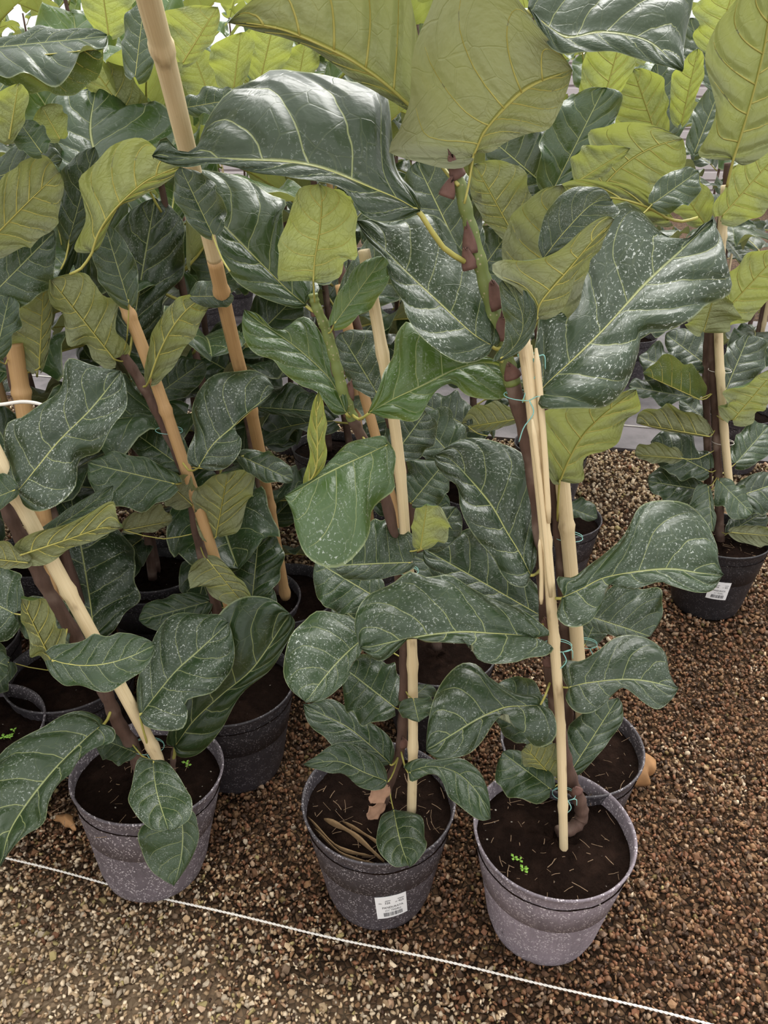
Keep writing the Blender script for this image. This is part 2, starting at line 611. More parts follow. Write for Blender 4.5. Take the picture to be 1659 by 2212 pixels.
def blade(B, M, T, L, R, tw=0.6, k=0.6, wave=0.06, freq=2.3, cup=0.10, quilt=0.010, ph=0.0, nt=30, ns=7, face=None, lobe=0.07, bw=0.0, tip=0.0, wob=0.05, roll=(), outline=None):
    """verts, faces, uvs of a leaf blade; face: direction the upper side looks to"""
    B, M, T, L, R = [np.asarray(a, float) for a in (B, M, T, L, R)]
    if outline is not None:
        rib_o, left_o, right_o = [arc_curve(a) for a in outline]
        L, R = left_o(np.array([0.5]))[0], right_o(np.array([0.5]))[0]
        M = rib_o(np.array([0.5]))[0]
    C = 2 * M - 0.5 * (B + T)
    tau = np.linspace(0, 1, nt)
    t = 0.55 * tau + 0.45 * (0.5 - 0.5 * np.cos(np.pi * tau))

    def rib(x):
        if outline is not None:
            return rib_o(x)
        x = x[:, None]
        return (1 - x) ** 2 * B + 2 * x * (1 - x) * C + x * x * T

    rp_ = rib(t)
    tan = unit(2 * (1 - t)[:, None] * (C - B) + 2 * t[:, None] * (T - C))
    if outline is not None:
        tan = unit(np.gradient(rp_, axis=0))
    length = np.linalg.norm(np.diff(rp_, axis=0), axis=1).sum()
    # smooth the width profile
    tt = np.linspace(0, 1, 200)
    ww = width(tt, k)
    ker = np.ones(9) / 9
    wsm = np.convolve(np.pad(ww, 4, mode='edge'), ker, 'valid')
    wsm[-3:] = ww[-3:]
    w = np.interp(t, tt, wsm)
    if bw:
        bs = bw * np.exp(-((tt - 0.10) / 0.13) ** 2) * np.minimum(1, tt / 0.03)
        wsm = wsm + bs
        w = np.interp(t, tt, wsm)
    if tip:
        x = np.clip((tt - 0.55) / 0.45, 0, 1)
        wsm = wsm * (1 - tip * x * x * (3 - 2 * x))
        w = np.interp(t, tt, wsm)
    w0 = np.interp(tw, tt, wsm)
    cw = rib(np.array([tw]))[0]
    n0 = np.cross(R - L, T - B)
    if face is not None and n0 @ np.asarray(face) < 0:
        L, R = R, L
        n0 = -n0
        if outline is not None:
            left_o, right_o = right_o, left_o
        roll = [({'L': 'R', 'R': 'L'}[q[0]],) + tuple(q[1:]) for q in roll]
    n0 = unit(n0)
    cols = []
    svals = []
    for sgn, E in ((-1, L), (1, R)):
        v = (E - cw) / w0
        vl = np.linalg.norm(v)
        # lateral vector keeps its angle to the bending midrib
        tw_tan = unit(2 * (1 - tw) * (C - B) + 2 * tw * (T - C))
        along = v @ tw_tan
        perp = v - along * tw_tan
        side_rows = []
        if outline is not None:
            mc = (left_o if sgn < 0 else right_o)(t)
            marg = mc - rp_
            mlen = np.linalg.norm(marg, axis=1)
            vl = max(mlen.max(), 1e-4)
            w = mlen / vl
        ang_t = np.zeros(nt)
        for q in roll:
            if q[0] == ('L' if sgn < 0 else 'R'):
                ang_t = ang_t + q[3] * np.exp(-((t - q[1]) / q[2]) ** 2)
        ang_s = np.where(np.abs(ang_t) < 0.02, 0.02, ang_t)
        S0 = 0.58
        for j in range(1, ns + 1):
            s = j / ns
            s = s ** 0.85
            perp_t = perp[None, :] - tan * (tan @ perp)[:, None] * 0.5
            wb = 1 + wob * np.sin(2 * np.pi * 2.7 * t + ph * 2.3 + 2.2 * sgn) + 0.25 * wob * np.sin(2 * np.pi * 4.6 * t + ph + sgn)
            wl = w * wb
            if s > S0:
                rad_ = (1 - S0) / ang_s
                xa = (s - S0) / rad_
                se = S0 + rad_ * np.sin(xa)
                he = rad_ * (1 - np.cos(xa))
            else:
                se = s + 0 * t
                he = 0 * t
            if outline is not None:
                pos = rp_ + marg * se[:, None]
            else:
              pos = rp_ + perp_t * (wl * se)[:, None] + tan * (along * s * wl * (0.35 + 0.65 * t))[:, None]
            if outline is None:
                lb = np.exp(-(t / 0.10) ** 2)
                pos = pos - tan * (length * lobe * lb * s)[:, None]
            q = t - VA * s - VB * s ** 3
            pq = VN * q + (0.35 if sgn > 0 else 0.0)
            bulge = np.abs(np.sin(np.pi * pq)) ** 0.7
            h = quilt * length * bulge * (4 * s * (1 - s) * 0.75 + 0.12)
            h = h + he * wl * vl
            h = h + cup * vl * w * (s - s * s) * 1.6
            h = h + wave * vl * s * s * np.sin(2 * np.pi * (freq * t) + ph + (1.9 if sgn > 0 else 0)) * np.minimum(1, 4 * (1 - t) + 0.2)
            h = h + 0.30 * wave * vl * s ** 3 * np.sin(2 * np.pi * (freq * 1.8 * t) + ph * 1.7 + sgn)
            h = h - 0.9 * wave * vl * w * max(0, s - 0.72) / 0.28 * (0.5 + 0.5 * np.sin(2 * np.pi * 1.3 * t + ph * 0.7 + 2 * sgn))
            pos = pos + n0[None, :] * h[:, None]
            side_rows.append(pos)
        cols.append(side_rows)
    order = cols[0][::-1] + [rp_] + cols[1]
    us = [0.5 - 0.5 * ((j / ns) ** 0.85) for j in range(ns, 0, -1)] + [0.5] + [0.5 + 0.5 * ((j / ns) ** 0.85) for j in range(1, ns + 1)]
    nc = len(order)
    V = np.stack(order, axis=1).reshape(-1, 3)
    U = [(us[c], t[i]) for i in range(nt) for c in range(nc)]
    Fs = []
    for i in range(nt - 1):
        for c in range(nc - 1):
            a = i * nc + c
            Fs.append((a, a + 1, a + nc + 1, a + nc))
    # orientation
    a, b, c_, d = Fs[(nt // 2) * (nc - 1) + nc // 2]
    fn = np.cross(V[b] - V[a], V[d] - V[a])
    if fn @ n0 < 0:
        Fs = [f[::-1] for f in Fs]
    blade.grid = (V.reshape(nt, nc, 3), t, np.array(us))
    return V, Fs, U, rp_, n0, length


# ------------------------------------------------------------------ plants
class Plant:
    pass


POT_H = 0.245
POT_PROF = [(0.0, 0.004), (0.094, 0.004), (0.100, 0.0), (0.104, 0.004), (0.107, 0.014), (0.112, 0.03), (0.1305, 0.150), (0.1313, 0.156),
            (0.1321, 0.159), (0.1398, 0.199), (0.1428, 0.2065), (0.1452, 0.2105), (0.1455, 0.214), (0.1425, 0.215), (0.1395, 0.211), (0.136, 0.170), (0.126, 0.12), (0.0, 0.12)]
POT_PROF = [(r * (0.955 if z > 0.1 else 0.955 - 0.05 * (1 - z / 0.1)), z * POT_H / 0.215) for r, z in POT_PROF]
SOIL_DZ = 0.028
_pot_mesh = None
_soil_meshes = []


def pot_mesh():
    global _pot_mesh
    if _pot_mesh is None:
        v, f, u = lathe(POT_PROF, 56)
        _pot_mesh = new_mesh('pot', v, f, M_POT)
    return _pot_mesh


def soil_mesh(i):
    while len(_soil_meshes) <= i:
        rg = np.random.default_rng(50 + len(_soil_meshes))
        V, Fs = [(0, 0, 0.188 + SOIL_DZ)], []
        nr, na = 14, 44
        for r in range(1, nr + 1):
            for a in range(na):
                rr = 0.1335 * r / nr
                th = 2 * math.pi * a / na
                z = 0.184 + SOIL_DZ + 0.010 * (1 - r / nr) + rg.normal(0, 0.0022) * (1 if r < nr else 0.3)
                V.append((rr * math.cos(th), rr * math.sin(th), z))
        for a in range(na):
            Fs.append((0, 1 + a, 1 + (a + 1) % na))
        for r in range(nr - 1):
            for a in range(na):
                b = (a + 1) % na
                o = 1 + r * na
                Fs.append((o + a, o + na + a, o + na + b, o + b))
        _soil_meshes.append(new_mesh('soil', V, Fs, M_SOIL))
    return _soil_meshes[i]


def make_plant(name, xy, label, group=None, tilt=(0, 0), dusty=0.3, soil=0, rz=0.0, litter=0):
    pl = Plant()
    root = bpy.data.objects.new(name, None)
    root.empty_display_size = 0.1
    COL.objects.link(root)
    root.location = (float(xy[0]), float(xy[1]), 0)
    tag(root, label, 'potted plant', group)
    pl.root = root
    pl.o = np.array([xy[0], xy[1], 0.0])
    pl.Y = float(xy[1])
    zoff = 0.145 * (math.sin(abs(tilt[0])) + math.sin(abs(tilt[1]))) * 0.72
    pl.pot = add('pot', pot_mesh(), root, (0, 0, zoff))
    pl.pot.rotation_euler = (tilt[0], tilt[1], rz)
    pl.pot['dusty'] = dusty
    pl.soil = add('soil', soil_mesh(soil), root, (0, 0, zoff))
    pl.soil.rotation_euler = (tilt[0], tilt[1], rz)
    pl.stem = None
    if litter:
        rg = np.random.default_rng(litter)
        parts = []
        for _ in range(75):
            r, th = 0.125 * math.sqrt(rg.random()), rg.random() * 6.28
            c = np.array([r * math.cos(th), r * math.sin(th), 0.193 + SOIL_DZ + 0.006 * (1 - r / 0.13)])
            a = rg.random() * 6.28
            ln = rg.choice((rg.uniform(0.004, 0.010), rg.uniform(0.01, 0.03)))
            d = np.array([math.cos(a), math.sin(a), rg.uniform(-0.1, 0.25)]) * ln
            e = np.array([-math.sin(a), math.cos(a), 0]) * ln * rg.uniform(-.07, .07)
            parts.append(tube([c - d / 2, c + e, c + d / 2], rg.uniform(0.0003, 0.0008), 4, False))
        v, f, u = join(parts)
        q = add('litter', new_mesh('litter', v, f, M_LITTER), root, (0, 0, zoff))
        q.rotation_euler = (tilt[0], tilt[1], 0)
        q['kind'] = 'stuff'
        parts = []
    return pl


def wpath(pl, pts):
    """[(u,v[,dY])] -> points in the plant's plane"""
    out = []
    for p in pts:
        out.append(P(p[0], p[1], pl.Y + (p[2] if len(p) > 2 else 0)))
    return np.array(out)


def stem(pl, pts, r0, r1, mat, name='stem', bumps=True, world=None):
    pw = wpath(pl, pts) if world is None else np.asarray(world)
    n = max(14, int(len(pw) * 9))
    path = spline(pw, n)
    rad = np.linspace(r0, r1, n)
    if bumps:
        rad = rad * (1 + 0.14 * np.sin(np.linspace(0, n * 1.1, n)) * RNG.uniform(0.2, 1, n))
    v, f, u = tube(path - pl.o, rad, 10)
    o = add(name, new_mesh(name, v, f, mat, uvs=u), pl.root)
    if pl.stem is None:
        pl.stem = path
    else:
        pl.stem = np.vstack([pl.stem, path])
    return o


def stake(pl, pts, r0, r1, mat, name='bamboo_stake', node=0.17, world=None):
    pw = wpath(pl, pts) if world is None else np.asarray(world)
    n = 70
    path = spline(pw, n)
    L = np.concatenate([[0], np.cumsum(np.linalg.norm(np.diff(path, axis=0), axis=1))])
    rad = np.linspace(r0, r1, n)
    x = (L + RNG.uniform(0, node)) % node
    x = np.minimum(x, node - x)
    rad = rad * (1 + 0.22 * np.exp(-(x / 0.007) ** 2))
    v, f, u = tube(path - pl.o, rad, 12)
    o = add(name, new_mesh(name, v, f, mat, uvs=u), pl.root)
    pl.stake_path = path
    return o


def tie(pl, u, v, r=0.018, dY=0.0, tail=True, mat=None, stretch=1.5):
    c = P(u, v, pl.Y + dY) - pl.o
    ang = np.linspace(0, 2 * math.pi * 1.4, 40)
    pth = np.stack([c[0] + r * stretch * np.cos(ang), c[1] + r * np.sin(ang), c[2] + 0.004 * np.sin(ang * 0.5 + 1) + np.linspace(-.003, .003, 40)], 1)
    parts = [tube(pth, 0.0006, 5)]
    if tail:
        s = pth[8] * 0 + c + np.array([0.3 * r, -r * 1.05, 0])
        parts.append(tube(spline([s, s + np.array([0.006, -.004, -0.015]), s + np.array([-0.004, -.002, -0.035]), s + np.array([-0.008, 0, -0.055])], 14), 0.0008, 5))
        parts.append(tube(spline([s, s + np.array([0.012, -.003, 0.006]), s + np.array([0.016, 0, -0.012])], 10), 0.0007, 5))
    vv, ff, uu = join(parts)
    return add('twine_tie', new_mesh('twine_tie', vv, ff, mat or M_TWINE), pl.root)



# traced margins of the large leaves: base -> midrib, one margin, other margin
OUT = {
 (908, 458): ([(908, 458), (860, 430), (800, 405), (700, 365), (620, 350), (520, 345), (430, 340), (330, 340)],
              [(900, 425), (870, 365), (852, 320), (845, 260), (829, 205), (760, 180), (690, 155), (610, 130), (580, 135), (560, 165), (545, 195), (510, 220), (470, 250), (440, 280), (420, 318), (385, 325), (355, 292), (338, 315)],
              [(870, 480), (820, 487), (780, 465), (750, 425), (700, 408), (640, 402), (580, 388), (520, 372), (470, 366), (410, 368), (360, 356)]),
 (1022, 338): ([(1022, 338), (1050, 280), (1110, 215), (1160, 180), (1238, 150)],
               [(1000, 348), (930, 348), (840, 335), (862, 290), (885, 230), (888, 180), (890, 100), (905, 40), (930, -20), (1000, -60), (1080, -40), (1130, 20), (1180, 80), (1215, 115)],
               [(1060, 325), (1100, 300), (1170, 285), (1205, 245), (1225, 200)]),
 (1140, 20): ([(1140, 20), (1220, 80), (1300, 70), (1400, 90), (1474, 155)],
              [(1150, -20), (1200, -60), (1300, -90), (1420, -70), (1490, -20), (1488, 60), (1478, 110)],
              [(1175, 80), (1215, 112), (1260, 116), (1320, 112), (1370, 120), (1420, 142)]),
 (1065, 748): ([(1065, 748), (1020, 720), (950, 655), (880, 590), (820, 530), (770, 480)],
               [(1050, 772), (1000, 780), (940, 760), (900, 730), (875, 690), (868, 650), (845, 610), (830, 570), (800, 530)],
               [(1085, 720), (1070, 660), (1050, 600), (1010, 550), (960, 490), (900, 465), (850, 478), (800, 472)]),
 (1165, 850): ([(1165, 850), (1185, 825), (1250, 765), (1310, 705), (1360, 650), (1395, 612), (1450, 560), (1537, 478)],
               [(1145, 850), (1148, 800), (1155, 740), (1165, 690), (1215, 660), (1235, 620), (1240, 560), (1255, 500), (1310, 465), (1345, 460), (1400, 490), (1440, 510), (1480, 520), (1510, 490)],
               [(1165, 880), (1200, 887), (1260, 882), (1310, 870), (1350, 845), (1375, 810), (1390, 760), (1395, 722), (1450, 715), (1500, 685), (1540, 640), (1602, 605), (1580, 555), (1560, 510)]),
 (1158, 690): ([(1158, 690), (1170, 650), (1230, 580), (1280, 520), (1328, 474)],
               [(1145, 665), (1110, 615), (1070, 592), (1062, 575), (1130, 562), (1200, 540), (1260, 498), (1310, 470)],
               [(1185, 690), (1215, 670), (1232, 630), (1255, 580), (1295, 530)]),
 (1172, 560): ([(1172, 560), (1220, 500), (1280, 440), (1322, 432)],
               [(1162, 530), (1170, 490), (1182, 450), (1215, 418), (1250, 400), (1300, 408)],
               [(1200, 548), (1250, 528), (1300, 490), (1338, 460)]),
 (1146, 1242): ([(1146, 1242), (1120, 1190), (1095, 1150), (1060, 1090), (1010, 1030), (970, 990), (940, 985)],
                [(1135, 1270), (1105, 1265), (1085, 1240), (1065, 1200), (1020, 1150), (995, 1110), (992, 1065), (985, 1045), (960, 1030), (940, 1002)],
                [(1160, 1200), (1160, 1100), (1150, 1020), (1130, 970), (1080, 952), (1020, 948), (985, 955)]),
 (1213, 1292): ([(1213, 1292), (1260, 1270), (1305, 1248), (1380, 1235), (1450, 1230), (1510, 1238), (1562, 1243)],
                [(1203, 1270), (1205, 1245), (1240, 1243), (1270, 1220), (1310, 1190), (1345, 1160), (1370, 1110), (1395, 1085), (1430, 1076), (1480, 1090), (1520, 1130), (1545, 1180), (1550, 1215)],
                [(1205, 1330), (1230, 1354), (1270, 1347), (1295, 1312), (1302, 1274), (1330, 1276), (1370, 1277), (1420, 1264), (1450, 1275), (1500, 1285), (1540, 1275)]),
 (1228, 1485): ([(1228, 1485), (1270, 1475), (1340, 1468), (1400, 1472), (1466, 1488)],
                [(1218, 1460), (1220, 1422), (1255, 1428), (1290, 1410), (1320, 1380), (1350, 1368), (1400, 1375), (1435, 1400), (1446, 1440), (1456, 1470)],
                [(1222, 1510), (1240, 1537), (1270, 1542), (1310, 1520), (1340, 1490), (1365, 1500), (1390, 1520), (1420, 1532), (1450, 1512)]),
 (1155, 1380): ([(1155, 1380), (1120, 1372), (1060, 1368), (1000, 1365), (930, 1372), (860, 1385), (778, 1402)],
                [(1188, 1372), (1160, 1345), (1120, 1310), (1080, 1290), (1040, 1275), (1010, 1265), (970, 1245), (920, 1250), (885, 1235), (850, 1255), (800, 1275), (775, 1310), (766, 1355)],
                [(1197, 1395), (1180, 1417), (1140, 1427), (1110, 1442), (1060, 1447), (1030, 1430), (1025, 1400), (980, 1400), (930, 1397), (890, 1378), (860, 1400), (820, 1427)]),
 (1165, 1524): ([(1165, 1524), (1130, 1525), (1090, 1528), (1040, 1550), (980, 1585), (920, 1622)],
                [(1170, 1500), (1120, 1490), (1060, 1470), (1030, 1440), (995, 1435), (960, 1460), (940, 1500), (925, 1560)],
                [(1190, 1540), (1202, 1590), (1170, 1607), (1140, 1592), (1110, 1572), (1095, 1545), (1070, 1560), (1040, 1600), (1000, 1632), (950, 1642)]),
 (662, 660): ([(662, 660), (620, 625), (560, 565), (500, 505), (445, 450), (385, 392)],
              [(640, 668), (600, 657), (545, 630), (505, 600), (480, 560), (465, 510), (450, 462), (420, 432)],
              [(690, 625), (660, 570), (622, 530), (612, 470), (622, 440), (580, 410), (540, 385), (480, 375), (420, 372)]),
 (677, 607): ([(677, 607), (680, 560), (690, 500), (695, 440), (690, 398)],
              [(645, 610), (615, 605), (595, 595), (602, 545), (600, 525), (620, 480), (635, 430), (648, 405)],
              [(705, 608), (735, 600), (745, 562), (772, 555), (768, 500), (772, 470), (755, 430), (720, 408)]),
 (748, 893): ([(748, 893), (720, 830), (680, 785), (620, 735), (560, 695), (528, 670)],
              [(720, 892), (685, 850), (650, 832), (610, 802), (590, 777), (555, 767), (530, 737), (522, 700)],
              [(752, 870), (735, 820), (715, 770), (690, 715), (665, 688), (640, 690), (600, 715), (560, 680)]),
 (795, 893): ([(795, 893), (850, 862), (920, 830), (1000, 792), (1060, 785), (1122, 815)],
              [(805, 870), (820, 840), (830, 800), (850, 760), (855, 720), (880, 690), (905, 715), (940, 745), (1000, 760), (1060, 775)],
              [(830, 902), (860, 902), (900, 910), (925, 880), (950, 845), (980, 828), (1010, 850), (1060, 864), (1095, 855)]),
 (838, 960): ([(838, 960), (785, 985), (740, 1005), (690, 1030), (650, 1055), (615, 1073)],
              [(830, 942), (790, 950), (750, 960), (715, 990), (685, 1030), (645, 1050)],
              [(855, 985), (850, 1020), (852, 1050), (820, 1075), (805, 1100), (800, 1140), (785, 1180), (745, 1213), (700, 1220), (660, 1200), (640, 1150), (632, 1110)]),
 (38, 1062): ([(38, 1062), (80, 1010), (130, 950), (200, 880), (262, 802)],
              [(12, 1050), (5, 1000), (10, 940), (20, 910), (50, 900), (90, 865), (125, 830), (140, 790), (155, 778), (200, 790)],
              [(45, 1088), (85, 1105), (130, 1092), (160, 1050), (165, 990), (215, 970), (250, 925), (273, 880), (271, 830)]),
 (302, 1548): ([(302, 1548), (330, 1510), (380, 1450), (430, 1405), (494, 1345)],
               [(295, 1520), (300, 1480), (315, 1430), (320, 1400), (340, 1360), (370, 1330), (430, 1320), (470, 1325)],
               [(315, 1570), (345, 1578), (390, 1567), (404, 1535), (402, 1515), (460, 1495), (490, 1460), (506, 1410), (502, 1370)]),
 (218, 1568): ([(218, 1568), (180, 1600), (120, 1660), (60, 1735), (20, 1800), (2, 1872)],
               [(215, 1540), (180, 1532), (140, 1550), (100, 1575), (50, 1595), (0, 1620), (-60, 1680), (-70, 1780), (-25, 1850)],
               [(247, 1575), (245, 1602), (210, 1622), (180, 1652), (165, 1682), (130, 1702), (105, 1732), (95, 1782), (50, 1812), (22, 1840)]),
 (378, 1612): ([(378, 1612), (420, 1555), (480, 1500), (550, 1440), (626, 1325)],
               [(362, 1600), (380, 1540), (400, 1480), (440, 1400), (470, 1330), (520, 1295), (580, 1290)],
               [(388, 1637), (430, 1632), (480, 1572), (520, 1502), (580, 1452), (612, 1402), (637, 1350)]),
 (1208, 1042): ([(1208, 1042), (1230, 990), (1260, 940), (1310, 890), (1375, 842)],
                [(1190, 1035), (1175, 990), (1170, 940), (1166, 892), (1200, 880), (1280, 868), (1340, 848)],
                [(1235, 1042), (1260, 1033), (1265, 1000), (1310, 970), (1330, 950), (1350, 910), (1384, 890)]),
 (198, 548): ([(198, 548), (215, 500), (250, 450), (310, 395), (360, 370), (402, 354)],
              [(162, 538), (185, 480), (178, 440), (170, 390), (195, 360), (240, 315), (300, 300), (350, 328)],
              [(215, 535), (238, 482), (258, 447), (290, 434), (330, 412), (370, 386)]),
 (225, 420): ([(225, 420), (210, 350), (195, 280), (208, 188)],
              [(150, 400), (120, 350), (90, 300), (86, 270), (110, 230), (150, 200)],
              [(280, 390), (340, 345), (377, 290), (372, 245), (340, 230), (305, 245), (280, 225), (250, 195)]),
 (428, 1010): ([(428, 1010), (460, 960), (500, 925), (550, 880), (594, 842)],
               [(408, 1000), (418, 930), (410, 880), (425, 830), (470, 795), (530, 795), (575, 815)],
               [(450, 1015), (490, 1007), (517, 982), (522, 950), (502, 925), (530, 897), (565, 877)]),
 (800, 1365): ([(800, 1365), (740, 1420), (700, 1465), (660, 1518)],
               [(775, 1350), (740, 1330), (685, 1315), (650, 1345), (622, 1390), (610, 1440), (625, 1485)],
               [(785, 1400), (768, 1450), (732, 1490), (695, 1512)]),
 (1583, 345): ([(1583, 345), (1610, 260), (1635, 170), (1655, 80), (1670, -50)],
               [(1555, 347), (1510, 337), (1530, 290), (1540, 235), (1535, 190), (1525, 120), (1545, 60), (1570, 20), (1620, -40)],
               [(1605, 354), (1650, 332), (1700, 280), (1720, 180), (1720, 60), (1695, -30)]),
 (905, 245): ([(905, 245), (830, 178), (760, 130), (700, 100), (615, 65), (540, 50), (490, 50)],
              [(920, 180), (900, 60), (860, -60), (760, -140), (650, -110), (580, -30), (520, 15)],
              [(880, 240), (820, 205), (760, 168), (700, 125), (640, 92), (560, 68)]),
 (655, 1062): ([(655, 1062), (682, 1015), (686, 960), (684, 900), (688, 846)],
              [(655, 1035), (664, 1005), (670, 975), (663, 945), (668, 910), (676, 870)],
              [(680, 1050), (700, 1010), (707, 975), (702, 945), (708, 915), (700, 870)]),
 (45, 1198): ([(45, 1198), (100, 1180), (160, 1160), (220, 1140), (262, 1140)],
              [(30, 1180), (60, 1155), (120, 1140), (180, 1115), (240, 1085), (252, 1110)],
              [(60, 1222), (110, 1215), (160, 1185), (220, 1160)]),
 (55, 1185): ([(55, 1185), (120, 1140), (180, 1100), (245, 1050)],
              [(60, 1165), (110, 1125), (170, 1085), (220, 1055)],
              [(70, 1180), (130, 1155), (190, 1120), (240, 1085)]),
 (330, 1642): ([(330, 1642), (335, 1690), (345, 1735), (365, 1795)],
               [(300, 1642), (285, 1690), (276, 1725), (290, 1755), (320, 1785), (345, 1795)],
               [(355, 1640), (395, 1690), (415, 1730), (412, 1765), (390, 1782)]),
 (385, 1740): ([(385, 1740), (395, 1790), (392, 1850), (376, 1914)],
               [(330, 1760), (300, 1795), (305, 1840), (325, 1880), (350, 1895)],
               [(420, 1755), (430, 1790), (425, 1830), (405, 1870)]),
 (882, 1668): ([(882, 1668), (930, 1655), (985, 1668), (1030, 1710), (1060, 1768)],
               [(872, 1655), (900, 1637), (950, 1640), (1000, 1640), (1035, 1665), (1055, 1705)],
               [(890, 1688), (930, 1682), (955, 1695), (975, 1725), (1015, 1760), (1040, 1772)]),
 (850, 1748): ([(850, 1748), (858, 1790), (868, 1830), (884, 1872)],
               [(825, 1765), (813, 1800), (818, 1840), (850, 1868)],
               [(885, 1750), (915, 1768), (922, 1800), (918, 1840)]),
 (846, 1652): ([(846, 1652), (800, 1610), (750, 1570), (700, 1545), (655, 1522)],
               [(815, 1655), (780, 1630), (730, 1620), (700, 1595), (665, 1560)],
               [(852, 1620), (840, 1590), (800, 1560), (760, 1535), (715, 1512)]),
 (838, 1688): ([(838, 1688), (790, 1670), (730, 1645), (655, 1652)],
               [(825, 1703), (780, 1705), (740, 1680), (700, 1668)],
               [(832, 1660), (800, 1625), (750, 1605), (700, 1620)]),
}

LEAF_SEED = [0]


def rand_rolls(sd):
    rg = random.Random(sd * 31 + 5)
    out = []
    for _ in range(rg.choice((1, 2, 2, 3))):
        out.append((rg.choice('LR'), rg.uniform(.2, .95), rg.uniform(.08, .17), rg.choice((1, 1, -1)) * rg.uniform(.4, 1.3)))
    return out


def lf(pl, side, B, T, L, R, dy=0.0, tau=None, sig=0.0, M=None, arch=0.0, wave=None, cup=0.12, k=0.6, young=0.0, dusty=0.6,
       tw=None, att=None, quilt=0.018, freq=2.3, lobe=0.07, pet=True, bw=0.0, tip=0.0, roll=()):
    LEAF_SEED[0] += 1
    sd = LEAF_SEED[0]
    if wave is None:
        wave = 0.17
    else:
        wave = wave * 1.5
    if side == 'b':
        quilt = quilt * 2.4
    if tw is None:
        tw = 0.62 * k + 0.5 * (1 - k)
    vm = 0.5 * (B[1] + T[1])
    if tau is None:
        if side == 'f':
            tau = 0.35 + 0.85 * min(1, max(0, (vm - 350) / 1250))
        else:
            tau = -0.30
    Y0 = pl.Y + dy
    pb = P(B[0], B[1], Y0)
    s = mpp(pb)

    def pt(q):
        if len(q) > 2:
            return P(q[0], q[1], Y0 + q[2])
        y = tau * (B[1] - q[1]) * s + sig * (q[0] - B[0]) * s
        y = max(-0.28, min(0.28, y))
        return P(q[0], q[1], Y0 + y)

    T3, L3, R3 = pt(T), pt(L), pt(R)
    if M is None:
        M3 = 0.5 * (pb + T3)
    else:
        M3 = pt(M)
    view = unit(np.array([0, 0, H]) - 0.25 * (pb + T3 + L3 + R3))
    length = np.linalg.norm(T3 - pb)
    if arch:
        M3 = M3 + np.array([0, 0, 1.0]) * arch * length
    face = view if side == 'f' else -view
    hi = length * 1 / s / 1.0
    nt, ns = (40, 11) if hi > 220 else (28, 8) if hi > 110 else (20, 6)
    outline = None
    if (B[0], B[1]) in OUT:
        ro, lo, re_ = OUT[(B[0], B[1])]
        tip_ = ro[-1]
        outline = [np.array([pt(q) for q in ro]), np.array([pt(q) for q in [B] + lo + [tip_]]), np.array([pt(q) for q in [B] + re_ + [tip_]])]
        T3 = pt(tip_)
        wave = wave * 0.55
    V, Fs, U, rb, n0, ln = blade(pb, M3, T3, L3, R3, outline=outline, tw=tw, k=k, wave=wave, freq=freq, cup=cup, quilt=quilt, ph=sd * 1.7, nt=nt, ns=ns, face=face, lobe=lobe, bw=bw, tip=tip, roll=list(roll) + rand_rolls(sd))
    o = add('leaf', new_mesh('leaf', V - pb, Fs, M_LEAF, uvs=U), pl.root, pb - pl.o)
    o['young'] = float(young)
    o['dusty'] = float(dusty)
    o['relief'] = float(min(1.0, (ln / 0.30) ** 1.6))
    # raised side veins on the undersides that face the viewer
    if side == 'b' and hi > 120:
        G, tg, ug = blade.grid
        parts = []
        for sg in (-1, 1):
            for m in range(-1, 9):
                ss = np.linspace(0.0, 0.9, 12)
                tv_ = (m - (0.35 if sg > 0 else 0.0)) / VN + VA * ss + VB * ss ** 3
                ok = (tv_ > 0.015) & (tv_ < 0.97)
                if ok.sum() < 5 or not ok[0]:
                    continue
                pv = []
                for s_, t_ in zip(ss[ok], tv_[ok]):
                    row = np.array([[np.interp(t_, tg, G[:, c, a]) for a in range(3)] for c in range(len(ug))])
                    pv.append([np.interp(0.5 + 0.5 * sg * s_, ug, row[:, a]) for a in range(3)])
                pv = np.array(pv)
                k_ = min(1.0, ln / 0.28)
                parts.append(tube(pv - pb - n0 * 0.0004, np.linspace(0.0019, 0.0005, len(pv)) * k_, 5))
        if parts:
            v, f, u = join(parts)
            vn_ = add('veins', new_mesh('veins', v, f, M_VEIN), o)
            o['ribbed'] = 1.0
    # midrib and petiole, one tapering stalk
    r0 = min(0.0032, max(0.0012, 0.010 * ln))
    rs = rb[:max(3, int(len(rb) * 0.9))]
    rs = rs - n0 * (np.linspace(0.75, 0.25, len(rs)) * r0)[:, None]
    pts = rs[::2]
    if att is not None:
        a = P(att[0], att[1], pl.Y + (att[2] if len(att) > 2 else 0))
    elif pl.stem is not None:
        d = np.linalg.norm(pl.stem - (pb + np.array([0, 0, -0.015])), axis=1)
        i = int(np.argmin(d))
        a = pl.stem[i]
        if d[i] > 0.16:
            a = pb + unit(pb - T3) * 0.05
    else:
        a = pb + unit(pb - T3) * 0.05
    if pet:
        mid = 0.5 * (a + pb) + np.array([0, 0, -0.12]) * np.linalg.norm(pb - a)
        pts = np.vstack([a, mid, pts])
    n = len(pts) * 2
    pth = spline(pts, n)
    rad = np.linspace(r0, r0 * 0.25, n)
    v, f, u = tube(pth - pb, rad, 6)
    q = add('petiole', new_mesh('petiole', v, f, M_VEIN, uvs=u), o)
    return o


# shared leaf meshes for the crowd behind
LIB = []


